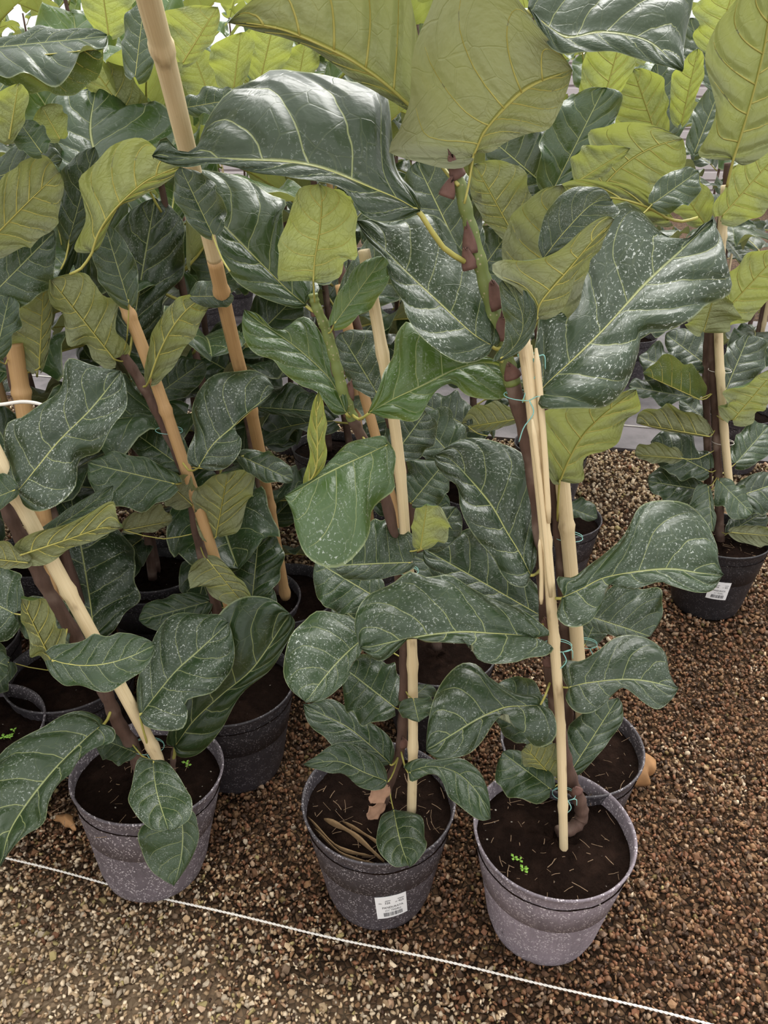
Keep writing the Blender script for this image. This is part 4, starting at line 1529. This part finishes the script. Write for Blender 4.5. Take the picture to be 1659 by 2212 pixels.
# ---- P1: left front pot, leaning
p1 = make_plant('fiddle_leaf_fig', pot_xy(297, 1682), 'leaning fiddle-leaf fig in the grey pot at front left, thick tan bamboo stake', dusty=.55, soil=0, tilt=(0.0, -0.10), rz=4.0, litter=23)
stem(p1, [(310, 1700, 0), (290, 1620, .0), (255, 1560, .0), (225, 1490, .0), (160, 1370, .0), (100, 1270, .0), (60, 1190, 0), (20, 1110, 0), (-30, 1000, 0)], 0.0125, 0.010, M_BARK)
stem(p1, [(372, 1690, .03), (374, 1640, .04), (380, 1605, .05)], 0.006, 0.005, M_BARK, name='side_stem')
stake(p1, [(345, 1655, -.02), (330, 1615, -.02), (250, 1465, -.02), (160, 1300, -.02), (60, 1115, -.02), (-5, 990, -.02), (-60, 880, -.02)], 0.0105, 0.0115, M_BAMBOO)
tie(p1, 318, 1612, 0.02)
seedlings(p1, (412, 1660), 2, 3)
lf(p1, 'f', (38, 1062), (262, 800), (85, 850), (225, 960), dy=-.05, tau=.75, M=(150, 925), k=.35, dusty=1.0, cup=.12, tw=.55, lobe=.10)
lf(p1, 'f', (32, 1058), (-70, 1100), (-20, 1020), (-20, 1110), dy=-.06, tau=.6, k=.1, dusty=.4)
lf(p1, 'f', (55, 1185), (250, 1060), (150, 1085), (160, 1170), dy=-.03, tau=.9, k=.3, dusty=.8, wave=.05, pet=False)
lf(p1, 'b', (45, 1198), (262, 1140), (160, 1108), (140, 1225), dy=-.06, tau=-.1, M=(150, 1168), k=.1, young=.35, dusty=.2, wave=.06)
lf(p1, 'b', (60, 1215), (-80, 1200), (0, 1165), (0, 1228), dy=-.06, tau=-.1, k=.1, young=.35, dusty=.2, wave=.06)
lf(p1, 'f', (30, 1325), (-120, 1250), (-40, 1400), (0, 1205), dy=.0, tau=.9, k=.2, dusty=.8)
lf(p1, 'f', (45, 1325), (150, 1390), (80, 1400), (120, 1290), dy=.02, tau=.9, k=.2, dusty=.7)
lf(p1, 'f', (112, 1425), (335, 1392), (215, 1372), (225, 1492), dy=-.11, tau=.9, M=(220, 1435), k=.15, dusty=.45, cup=-.25, wave=.05)
lf(p1, 'b', (118, 1440), (45, 1292), (68, 1395), (122, 1330), dy=-.06, tau=-.15, k=.15, young=.4, dusty=.2, wave=.16)
lf(p1, 'f', (302, 1548), (494, 1345), (328, 1385), (462, 1510), dy=-.05, tau=1.0, M=(392, 1440), k=.15, dusty=1.0, tw=.52, cup=.16, att=(330, 1640))
lf(p1, 'f', (378, 1612), (632, 1318), (440, 1380), (575, 1500), dy=.03, tau=.35, M=(492, 1470), k=.1, dusty=.12, cup=.1, tw=.5, att=(374, 1640, .04))
lf(p1, 'f', (218, 1568), (-20, 1880), (15, 1615), (130, 1745), dy=-.06, tau=1.0, M=(95, 1690), k=.35, dusty=.55, cup=.18, tw=.5, lobe=.12, roll=[('R', .35, .2, 1.4)])
lf(p1, 'f', (330, 1642), (365, 1800), (275, 1722), (420, 1735), dy=-.08, tau=1.1, k=.05, dusty=.8, tw=.45, cup=.15)
lf(p1, 'f', (385, 1740), (375, 1915), (302, 1815), (432, 1815), dy=-.10, tau=.6, k=.05, dusty=.45, tw=.45, cup=.18, young=.1)
lf(p1, 'f', (292, 1625), (205, 1590), (240, 1650), (255, 1585), dy=-.02, tau=1.0, k=.1, dusty=.3)

# ------------------------------------------------------------------ second row
p4 = make_plant('fiddle_leaf_fig', pot_xy(1235, 1600), 'fiddle-leaf fig in the black pot right behind the front right pot', dusty=.25, soil=1, rz=1.2, litter=24)
stem(p4, [(1225, 1630, 0), (1225, 1500, 0), (1222, 1380, .0), (1212, 1200, .0), (1200, 1080, .0), (1195, 1010, .0)], 0.0115, 0.009, M_BARK)
stake(p4, [(1262, 1620, -.02), (1250, 1430, -.02), (1232, 1220, -.02), (1215, 1040, -.02), (1205, 930, -.02)], 0.0125, 0.0115, M_BAMBOO)
tie(p4, 1228, 1160, 0.016, tail=False)
tie(p4, 1265, 1390, 0.014)
lf(p4, 'b', (1208, 1042), (1385, 835), (1150, 900), (1330, 985), dy=-.06, tau=-.2, k=.5, young=.55, dusty=.1, wave=.12, tw=.55, att=(1205, 1130))
lf(p4, 'f', (1268, 1330), (1405, 1375), (1418, 1270), (1310, 1370), dy=.0, tau=.8, k=.0, dusty=.7)
lf(p4, 'f', (1265, 1390), (1300, 1310), (1250, 1340), (1310, 1370), dy=.06, tau=.8, k=.0, dusty=.5)

p8 = make_plant('fiddle_leaf_fig', pot_xy(498, 1470), 'fiddle-leaf fig with slanting tan stake in the black pot behind the front left plant', dusty=.12, soil=0)
stem(p8, [(495, 1440, .0), (460, 1280, 0), (432, 1180, .0), (405, 1040, .0), (360, 930, .0), (310, 835, .0), (265, 765, .0)], 0.0115, 0.009, M_BARK)
stake(p8, [(520, 1400, -.02), (462, 1200, -.02), (400, 1010, -.02), (345, 850, -.02), (300, 730, -.02), (262, 640, -.02)], 0.0105, 0.0105, M_BAMBOO2)
tie(p8, 365, 930, 0.016, tail=False)
lf(p8, 'b', (247, 775), (108, 603), (160, 735), (235, 640), dy=-.02, tau=-.2, k=.5, young=.35, dusty=.1, wave=.18)
lf(p8, 'b', (325, 815), (470, 632), (342, 690), (405, 745), dy=-.04, tau=-.1, M=(385, 690), k=.15, young=.35, dusty=.3, wave=.08, att=(305, 835))
lf(p8, 'f', (415, 640), (505, 640), (440, 605), (470, 665), dy=-.06, tau=.5, k=.0, dusty=.6, pet=False)
lf(p8, 'f', (428, 1010), (594, 842), (430, 835), (545, 965), dy=-.13, tau=.8, M=(502, 920), k=.2, dusty=.7, tw=.58)
lf(p8, 'f', (285, 720), (335, 428), (225, 570), (395, 560), dy=.20, tau=.4, k=.1, dusty=.5)
lf(p8, 'f', (278, 655), (225, 480), (208, 590), (292, 570), dy=-.06, tau=.3, k=.0, dusty=.2)
lf(p8, 'f', (398, 1012), (262, 915), (320, 1000), (360, 910), dy=.02, tau=.8, k=.2, dusty=.4)
lf(p8, 'f', (378, 1045), (190, 1000), (260, 1098), (300, 985), dy=-.06, tau=.8, k=.2, dusty=.4)
lf(p8, 'b', (466, 1160), (492, 1022), (418, 1080), (552, 1050), dy=-.02, tau=-.2, k=.2, young=.25, dusty=.1)
lf(p8, 'b', (448, 1208), (535, 1316), (402, 1248), (525, 1255), dy=-.08, tau=.2, k=.1, young=.35, dusty=.1)
lf(p8, 'b', (415, 1090), (360, 1040), (365, 1090), (410, 1030), dy=-.03, tau=-.1, k=.1, young=.2)
lf(p8, 'f', (520, 985), (634, 1038), (590, 980), (560, 1035), dy=-.05, tau=.8, k=.1, dusty=.3)
lf(p8, 'b', (270, 1145), (372, 1125), (330, 1092), (320, 1150), dy=.0, tau=-.1, k=.1, young=.2)
lf(p8, 'f', (545, 1290), (560, 1150), (498, 1220), (614, 1205), dy=.0, tau=.7, k=.1, dusty=.1)
lf(p8, 'f', (470, 1370), (580, 1260), (500, 1260), (580, 1350), dy=.05, tau=.8, k=.1, dusty=.2)
lf(p8, 'f', (450, 1300), (300, 1340), (350, 1290), (390, 1360), dy=.0, tau=.8, k=.1, dusty=.3)
lf(p8, 'f', (330, 860), (440, 780), (360, 790), (420, 840), dy=.12, tau=.7, k=.1, dusty=.3)

p9 = make_plant('fiddle_leaf_fig', pot_xy(612, 1278), 'fiddle-leaf fig tied to the tallest pale bamboo cane reaching the top left', dusty=.1, soil=1)
stem(p9, [(600, 1280, 0), (575, 1130, 0), (540, 930, 0), (505, 780, 0), (470, 600, 0), (440, 470, 0), (425, 380, 0)], 0.0115, 0.008, M_BARK)
stake(p9, [(617, 1290, -.03), (580, 1080, -.13), (545, 900, -.24), (505, 745, -.33), (463, 560, -.44)], 0.0125, 0.012, M_BAMBOO2, node=.3)
stake(p9, [(463, 560, -.44), (437, 450, -.50), (400, 305, -.59), (362, 150, -.68), (322, 0, -.77), (300, -90, -.82)], 0.0115, 0.0125, M_BAMBOO, node=.3)
lf(p9, 'f', (458, 505), (390, 362), (385, 445), (480, 425), dy=-.68, tau=.5, k=.2, dusty=.1)
lf(p9, 'f', (560, 1010), (440, 900), (500, 1000), (520, 900), dy=.1, tau=.8, k=.2, dusty=.3)
lf(p9, 'f', (545, 830), (420, 760), (470, 840), (520, 750), dy=.0, tau=.7, k=.2, dusty=.2)
lf(p9, 'f', (470, 620), (430, 520), (420, 590), (480, 540), dy=-.06, tau=.3, k=.1, dusty=.2)
lf(p9, 'f', (520, 760), (640, 640), (560, 640), (630, 730), dy=.02, tau=.6, k=.2, dusty=.2)
lf(p9, 'f', (560, 880), (700, 890), (630, 830), (640, 900), dy=.0, tau=.8, k=.2, dusty=.5)
lf(p9, 'f', (590, 1120), (700, 1010), (620, 1040), (690, 1090), dy=.05, tau=.8, k=.2, dusty=.3)

p10 = make_plant('fiddle_leaf_fig', pot_xy(150, 1445), 'fiddle-leaf fig in the wide black pot at left behind the leaning plant', dusty=.12, soil=1)
stem(p10, [(160, 1440, 0), (190, 1380, 0), (140, 1200, 0), (80, 1000, 0), (40, 860, 0), (20, 760, 0)], 0.012, 0.011, M_BARK)
stake(p10, [(140, 1440, -.03), (105, 1180, -.03), (65, 960, -.03), (45, 840, -.03), (30, 740, -.03)], 0.0145, 0.015, M_BAMBOO2)
lf(p10, 'f', (202, 1360), (150, 1062), (90, 1210), (298, 1245), dy=-.04, tau=.8, M=(182, 1220), k=.1, dusty=.8, cup=.15, tw=.5)
lf(p10, 'f', (-30, 650), (118, 500), (20, 500), (80, 640), dy=-.10, tau=.4, k=.1, dusty=.3)
lf(p10, 'f', (-10, 770), (20, 640), (-40, 690), (42, 700), dy=-.14, tau=.4, k=.1, dusty=.3)
lf(p10, 'b', (85, 795), (95, 605), (18, 715), (112, 700), dy=-.03, tau=-.1, k=.2, young=.2, dusty=.1)
lf(p10, 'b', (-30, 530), (128, 372), (25, 365), (95, 512), dy=-.12, tau=-.3, M=(45, 452), k=.2, young=.2, dusty=.1, wave=.14)
lf(p10, 'f', (-40, 390), (135, 345), (50, 312), (55, 395), dy=-.10, tau=.5, k=.1, dusty=.1)
lf(p10, 'f', (60, 1000), (-60, 900), (-20, 1000), (30, 890), dy=.1, tau=.7, k=.1, dusty=.4)
lf(p10, 'f', (20, 1430), (-60, 1500), (-40, 1420), (10, 1490), dy=-.1, tau=.9, k=.1, dusty=.4)

p10b = make_plant('fiddle_leaf_fig', pot_xy(-62, 1575), 'black pot with small green weeds cut by the left edge', dusty=.3, soil=0)
stem(p10b, [(-60, 1560), (-80, 1300), (-120, 1000)], 0.011, 0.009, M_BARK)
seedlings(p10b, (20, 1590), 5, 4)
lf(p10b, 'f', (-85, 1400), (20, 1440), (-30, 1370), (-20, 1470), dy=-.05, tau=.9, k=.2, dusty=.4)

# taller plant between
p12 = make_plant('fiddle_leaf_fig', pot_xy(330, 1240), 'fiddle-leaf fig in the shaded black pot between the two tan stakes', dusty=.08, soil=1)
stem(p12, [(330, 1250, 0), (300, 1000, 0), (250, 750, 0), (200, 560, 0), (170, 430, 0), (160, 330, 0)], 0.012, 0.008, M_BARK)
lf(p12, 'b', (198, 548), (402, 352), (178, 395), (330, 440), dy=-.55, tau=-.15, M=(272, 425), k=.3, young=.45, dusty=.05, wave=.12, tw=.6, quilt=.016)
lf(p12, 'f', (225, 420), (205, 188), (82, 275), (382, 262), dy=-.42, tau=1.0, k=.15, dusty=.15, cup=.15, quilt=.02, tw=.62, young=.1)
lf(p12, 'f', (150, 515), (205, 318), (128, 400), (205, 430), dy=-.45, tau=.3, k=.2, dusty=.15)
lf(p12, 'f', (120, 460), (90, 300), (70, 360), (140, 350), dy=-.4, tau=.3, k=.2, dusty=.1)
lf(p12, 'f', (-40, 105), (232, 78), (100, 60), (120, 165), dy=-.5, tau=1.6, k=.1, dusty=.0, wave=.05, young=.1)
lf(p12, 'b', (-20, 130), (222, 105), (90, 125), (140, 205), dy=-.52, tau=-.3, k=.1, young=.5, wave=.1)
lf(p12, 'b', (300, 290), (190, 130), (205, 215), (300, 180), dy=-.25, tau=-.2, k=.1, young=.4)
lf(p12, 'f', (230, 300), (160, 570), (130, 590), (230, 610), dy=-.3, tau=.3, k=.1, dusty=.2)

for (sd_, B_, T_, L_, R_, dy_, yg) in (('b', (505, 190), (520, 70), (452, 130), (548, 110), -.3, .9), ('b', (562, 175), (592, 45), (528, 100), (636, 90), -.25, .9), ('b', (395, 135), (470, 15), (348, 50), (455, 95), -.45, .7),
                                      ('f', (405, 232), (520, 212), (450, 185), (465, 248), -.4, .1), ('f', (292, 165), (312, 0), (262, 80), (348, 85), -.5, .1), ('b', (235, 75), (215, -60), (170, 0), (290, 5), -.3, 1.),
                                      ('b', (455, 215), (412, 100), (385, 170), (470, 140), -.2, .7), ('b', (640, 200), (660, 90), (600, 150), (690, 130), -.2, .8), ('b', (20, 300), (40, 180), (-20, 240), (60, 230), -.5, .7),
                                      ('f', (90, 330), (40, 260), (30, 310), (100, 280), -.5, .2), ('b', (700, 120), (770, 20), (680, 50), (790, 90), -.2, .9), ('b', (130, 300), (90, 230), (80, 280), (140, 240), -.45, .8)):
    lf(p9, sd_, B_, T_, L_, R_, dy=dy_, tau=-.15 if sd_ == 'b' else .6, k=.3, young=yg, dusty=.05, pet=False)

# far right plant with two stems
p6 = make_plant('fiddle_leaf_fig', pot_xy(1556, 1152), 'fiddle-leaf fig standing apart at right, black pot with white label', dusty=.05, soil=0, litter=25)
stem(p6, [(1556, 1185, 0), (1552, 1050, 0), (1545, 900, 0), (1538, 730, 0), (1548, 560, 0), (1566, 420, 0), (1572, 352, 0)], 0.0125, 0.008, M_BARK)
stem(p6, [(1530, 1120, .03), (1528, 950, .03), (1525, 800, .03), (1530, 700, .03)], 0.0115, 0.009, M_BARK, name='side_stem')
stake(p6, [(1580, 1100, -.02), (1562, 900, -.02), (1552, 720, -.02), (1556, 560, -.02), (1568, 400, -.02)], 0.011, 0.011, M_BAMBOO)
tie(p6, 1555, 800, 0.02, tail=False, mat=M_STRING)
tie(p6, 1562, 955, 0.02, tail=False, mat=M_STRING)
sticker(p6, (1552, 1276), w=0.056, h=0.066, rot=-0.04)
R6 = dict(dusty=.45, wave=.12)
lf(p6, 'b', (1583, 345), (1690, -90), (1525, 140), (1740, 200), dy=-.35, tau=-.2, M=(1632, 160), k=.5, young=.35, dusty=.0, tw=.5, quilt=.016)
lf(p6, 'b', (1560, 466), (1700, 310), (1585, 365), (1660, 450), dy=-.10, tau=-.1, k=.2, young=.7)
lf(p6, 'b', (1540, 700), (1690, 540), (1570, 590), (1650, 660), dy=-.05, tau=-.2, k=.2, young=.6)
lf(p6, 'b', (1520, 716), (1545, 630), (1478, 702), (1590, 690), dy=-.08, tau=-.1, k=.2, young=.5)
lf(p6, 'f', (1526, 788), (1438, 722), (1470, 788), (1515, 716), dy=.03, tau=1.0, k=.2, **R6)
lf(p6, 'f', (1568, 842), (1618, 722), (1560, 775), (1655, 785), dy=-.02, tau=.8, k=.2, **R6)
lf(p6, 'f', (1470, 805), (1380, 770), (1420, 820), (1440, 750), dy=.0, tau=1.2, k=.1, **R6)
lf(p6, 'b', (1510, 862), (1390, 808), (1440, 830), (1470, 775), dy=-.05, tau=-.2, k=.2, young=.25)
lf(p6, 'f', (1492, 858), (1358, 835), (1420, 810), (1430, 868), dy=-.03, tau=1.4, k=.1, **R6)
lf(p6, 'b', (1530, 942), (1376, 915), (1440, 872), (1460, 935), dy=-.06, tau=-.1, k=.1, young=.25)
lf(p6, 'f', (1527, 908), (1470, 862), (1480, 895), (1515, 865), dy=.02, tau=1.2, k=.1, **R6)
lf(p6, 'b', (1585, 905), (1680, 795), (1552, 870), (1655, 885), dy=-.08, tau=-.1, k=.3, young=.5, dusty=0)
lf(p6, 'f', (1528, 1016), (1405, 955), (1480, 935), (1460, 1030), dy=-.04, tau=1.0, k=.1, **R6)
lf(p6, 'b', (1470, 990), (1372, 982), (1410, 955), (1420, 1000), dy=-.05, tau=-.1, k=.1, young=.15)
lf(p6, 'f', (1530, 1060), (1400, 1040), (1450, 1010), (1455, 1090), dy=-.05, tau=1.1, k=.1, **R6)
lf(p6, 'f', (1530, 1050), (1540, 1150), (1490, 1110), (1545, 1100), dy=-.08, tau=1.1, k=.1, **R6)
lf(p6, 'f', (1555, 1040), (1625, 1110), (1600, 1050), (1570, 1110), dy=-.06, tau=1.0, k=.1, **R6)
lf(p6, 'f', (1570, 1080), (1720, 1030), (1640, 1020), (1650, 1110), dy=.0, tau=1.0, k=.1, **R6)
lf(p6, 'f', (1590, 1000), (1660, 920), (1600, 930), (1660, 980), dy=.08, tau=1.0, k=.1, **R6)
lf(p6, 'b', (1580, 1150), (1690, 1160), (1630, 1135), (1640, 1180), dy=-.05, tau=.3, k=.1, young=.2)
lf(p6, 'f', (1575, 1150), (1650, 1105), (1590, 1110), (1640, 1150), dy=.0, tau=1.0, k=.1, **R6)
lf(p6, 'f', (1520, 1100), (1440, 1150), (1470, 1090), (1500, 1150), dy=.0, tau=1.0, k=.1, **R6)

# plant behind P4 (pot seen beyond its stake)
p5 = make_plant('fiddle_leaf_fig', pot_xy(1200, 1112), 'fiddle-leaf fig in the small black pot seen behind the stakes at centre right', dusty=.15, soil=1)
stem(p5, [(1195, 1115, 0), (1180, 900, 0), (1160, 700, 0), (1150, 500, 0), (1140, 330, 0)], 0.012, 0.008, M_BARK)
lf(p5, 'f', (1225, 1095), (1290, 1120), (1270, 1080), (1250, 1120), dy=-.06, tau=.9, k=.1, dusty=.2)
lf(p5, 'f', (1196, 408), (1305, 190), (1180, 270), (1328, 270), dy=-.5, tau=.3, k=.3, dusty=.1, young=.1)
lf(p5, 'f', (1190, 412), (1060, 300), (1080, 400), (1190, 280), dy=-.45, tau=.4, k=.2, dusty=.1, young=.05)
lf(p5, 'b', (1112, 512), (1025, 355), (1035, 460), (1140, 390), dy=-.5, tau=-.1, k=.2, young=.25)
lf(p5, 'b', (1290, 420), (1475, 300), (1250, 310), (1430, 410), dy=-.55, tau=-.15, M=(1370, 340), k=.2, young=.55, wave=.12)
lf(p5, 'b', (1440, 470), (1130, 470), (1240, 390), (1330, 470), dy=-.75, tau=-.1, k=.2, young=.35, wave=.06, M=(1290, 425))
lf(p5, 'f', (1410, 440), (1508, 370), (1440, 375), (1490, 440), dy=-.78, tau=.7, k=.0, young=.1, dusty=.1)
lf(p5, 'b', (1250, 390), (1362, 320), (1240, 330), (1300, 380), dy=-.65, tau=-.1, k=.1, young=.5)

for (sd_, B_, T_, L_, R_, dy_, yg) in (('b', (1290, 265), (1350, 55), (1255, 150), (1372, 130), -.3, 1.), ('b', (1422, 305), (1368, 150), (1325, 235), (1442, 200), -.25, .8), ('f', (1440, 285), (1418, 135), (1405, 210), (1485, 190), -.2, .1),
                                      ('b', (1472, 265), (1508, 105), (1448, 190), (1515, 180), -.3, 1.), ('b', (1215, 105), (1262, -50), (1200, 20), (1305, 30), -.2, .9), ('f', (1548, 195), (1490, 40), (1480, 130), (1560, 90), -.1, .1),
                                      ('b', (1400, 130), (1420, -20), (1350, 60), (1470, 50), -.1, .9), ('b', (1545, 110), (1590, -40), (1500, 30), (1600, 20), -.1, .9), ('b', (1330, 300), (1250, 200), (1270, 270), (1340, 230), -.1, .8),
                                      ('b', (1520, 480), (1450, 380), (1450, 450), (1530, 400), -.1, .6), ('f', (1500, 330), (1560, 180), (1500, 240), (1570, 260), .1, .1)):
    lf(p5, sd_, B_, T_, L_, R_, dy=dy_, tau=-.15 if sd_ == 'b' else .6, k=.3, young=yg, dusty=.05, pet=False)

p13 = make_plant('fiddle_leaf_fig', pot_xy(945, 1395), 'fiddle-leaf fig half hidden behind the two centre stakes', dusty=.1, soil=0)
stem(p13, [(945, 1400, 0), (900, 1150, 0), (840, 900, 0), (770, 700, 0), (730, 560, 0)], 0.011, 0.008, M_BARK)
stake(p13, [(900, 1300, -.02), (840, 1050, -.02), (765, 770, -.02), (735, 615, -.02)], 0.010, 0.010, M_BAMBOO2)
lf(p13, 'f', (890, 1085), (960, 1000), (870, 1010), (955, 1080), dy=-.05, tau=.7, k=.1, dusty=.6)
lf(p13, 'f', (850, 985), (920, 890), (845, 900), (935, 960), dy=-.05, tau=.7, k=.1, dusty=.6)
lf(p13, 'f', (990, 1000), (900, 900), (900, 980), (985, 900), dy=.05, tau=.7, k=.1, dusty=.6)
lf(p13, 'b', (1115, 905), (995, 925), (1050, 870), (1060, 930), dy=.2, tau=-.1, k=.1, young=.15, wave=.04)
lf(p13, 'f', (1010, 920), (910, 870), (930, 920), (990, 850), dy=.2, tau=.8, k=.1, dusty=.6)
lf(p13, 'f', (815, 850), (735, 720), (735, 800), (830, 740), dy=-.10, tau=.5, k=.1, dusty=.9)
lf(p13, 'f', (1040, 1260), (890, 1200), (940, 1270), (1000, 1190), dy=-.10, tau=.9, k=.1, dusty=.4)
lf(p13, 'f', (740, 660), (880, 480), (790, 520), (900, 600), dy=-.2, tau=.5, k=.1, dusty=.5)
lf(p13, 'f', (1000, 560), (900, 350), (880, 480), (1030, 400), dy=.1, tau=.5, k=.1, dusty=.2)
lf(p13, 'f', (985, 660), (1100, 500), (990, 530), (1080, 620), dy=.1, tau=.5, k=.1, dusty=.2)

# ------------------------------------------------------------------ fallen leaves, straw, loose ends
def fallen(name, label, B, T, L, R, z, lift, mat=M_DRY, wave=.3, cup=.5):
    pb, pt_, pl_, pr_ = PZ(*B, z), PZ(*T, z + lift), PZ(*L, z + lift * 1.4), PZ(*R, z)
    V, Fs, U, rb, n0, ln = blade(pb, 0.5 * (pb + pt_) + np.array([0, 0, lift]), pt_, pl_, pr_, wave=wave, cup=cup, k=.1, tw=.5, nt=20, ns=5, face=np.array([0, 0, 1.0]))
    o = add(name, new_mesh(name, V - pb, Fs, mat, uvs=U), None, pb)
    md = o.modifiers.new('thick', 'SOLIDIFY')
    md.thickness = 0.0012
    return tag(o, label, 'leaf')


fallen('fallen_leaf', 'curled orange-brown dry leaf on gravel beside the second right pot', (1335, 1715), (1415, 1640), (1345, 1640), (1400, 1690), 0.012, 0.04)
fallen('fallen_leaf', 'brown dry leaf on gravel under the grey-green leaf at right', (1270, 1345), (1345, 1352), (1310, 1335), (1310, 1365), 0.012, 0.02)
fallen('fallen_leaf', 'small pale dry leaf on gravel left of the front left pot', (120, 1768), (165, 1790), (140, 1755), (150, 1790), 0.012, 0.01)

for (a, b, c_, w_) in (((665, 1765), (730, 1830), (800, 1850), .006), ((700, 1770), (760, 1800), (830, 1862), .009), ((680, 1790), (740, 1845), (815, 1868), .005), ((740, 1775), (800, 1810), (840, 1840), .006)):
    pts_ = spline([PZ(*a, .226), PZ(*b, .230), PZ(*c_, .222)], 12) - p2.o
    v, f, u = tube(pts_, [w_ * .3] + list(w_ * (1 + .3 * np.sin(np.arange(10) * 1.3))) + [w_ * .5], 6, squash=.12)
    add('straw', new_mesh('straw', v, f, M_STRAW), p2.root)
for (B_, T_, L_, R_) in (((830, 1738), (795, 1770), (800, 1742), (820, 1762)), ((838, 1700), (800, 1735), (805, 1705), (835, 1725))):
    pb = P(*B_, p2.Y - .03)
    V, Fs, U, rb, n0, ln = blade(pb, .5 * (pb + P(*T_, p2.Y - .05)), P(*T_, p2.Y - .05), P(*L_, p2.Y - .04), P(*R_, p2.Y - .04), k=.1, wave=.2, nt=12, ns=4, tw=.5)
    o = add('dry_scale', new_mesh('dry_scale', V - p2.o, Fs, plain('dry_scale', (.34, .20, .13), .8, .2, .4, 60)), p2.root)
    o.modifiers.new('thick', 'SOLIDIFY').thickness = 0.001
seedlings(p3, (1120, 1870), 4, 1)
# loose white twine end hanging at left
pp = spline([P(-40, 873, 1.18), P(0, 874, 1.18), P(50, 868, 1.18), P(90, 874, 1.17), P(120, 890, 1.17), P(135, 905, 1.17)], 40)
v, f, u = tube(pp, np.concatenate([np.linspace(.0028, .0032, 22), np.linspace(.0030, .0004, 18)]), 6)
tw_ = add('twine_end', new_mesh('twine_end', v, f, M_STRING))
tag(tw_, 'frayed white twine end lying over the speckled leaf at far left', 'string')

# ------------------------------------------------------------------ rows behind
GB = 'crowded figs in the rows behind'
LB = 'fiddle-leaf fig crowded in the leafy rows behind the front plants'
spots = []
rs = random.Random(3)
for (x, y, h) in ((-1.35, 1.55, 1.55), (-.95, 1.85, 1.62), (-.50, 2.15, 1.65), (-.05, 1.95, 1.55), (.30, 2.25, 1.60), (-1.6, 2.1, 1.65), (-1.15, 2.45, 1.75), (-.7, 2.7, 1.70), (-.2, 2.6, 1.65), (.15, 2.75, 1.7),
                  (.62, 2.62, 1.62), (-1.75, 2.75, 1.7), (-.35, 1.62, 1.42), (-1.0, 1.45, 1.45), (-.62, 1.78, 1.35), (-1.45, 1.15, 1.5), (-1.9, 1.7, 1.6), (.05, 3.0, 1.8), (.75, 3.02, 1.75), (-1.0, 3.2, 1.85), (-.4, 3.15, 1.85), (-1.45, .85, 1.45), (-1.85, 1.1, 1.5)):  # last two: unseen figs beyond the left edge, added to block side light
    spots.append((x, y, h))
for i, (x, y, h) in enumerate(spots):
    crowd_plant(x, y, h, LB, 200 + i, GB, n=20, lean=(rs.uniform(-.14, .02), rs.uniform(-.04, .04)), z0=.30, stake_mat=M_BAMBOO2 if i % 2 else None)
GC = 'figs in the far rows beyond the path'
LC = 'distant fiddle-leaf fig in the far rows beyond the grey path'
k_ = 0
for row in range(4):
    for j in range(-6, 9):
        x = j * 0.62 + rs.uniform(-.12, .12) + row * .2
        y = mat_edge(x) + 1.15 + row * 0.75 + rs.uniform(-.1, .1)
        d = y * CP + (H - 1.0) * SP
        u_ = 829.5 + F * x / d
        if not (-120 < u_ < 1780):
            continue
        k_ += 1
        crowd_plant(x, y, rs.uniform(1.6, 2.0), LC, 400 + k_, GC, n=13, lean=(rs.uniform(-.12, .05), 0), z0=.36, size=(.22, .32), stake_mat=M_BAMBOO if k_ % 3 == 0 else None)
GD = 'figs at the right end of the far bed'
for i, (x, y, h) in enumerate(((1.75, 2.75, 1.5), (1.45, 2.95, 1.35), (2.1, 2.5, 1.6))):
    crowd_plant(x, y, h, 'fiddle-leaf fig behind the separate plant at the right edge', 700 + i, GD, n=15, lean=(-.05, 0), stake_mat=M_BAMBOO)
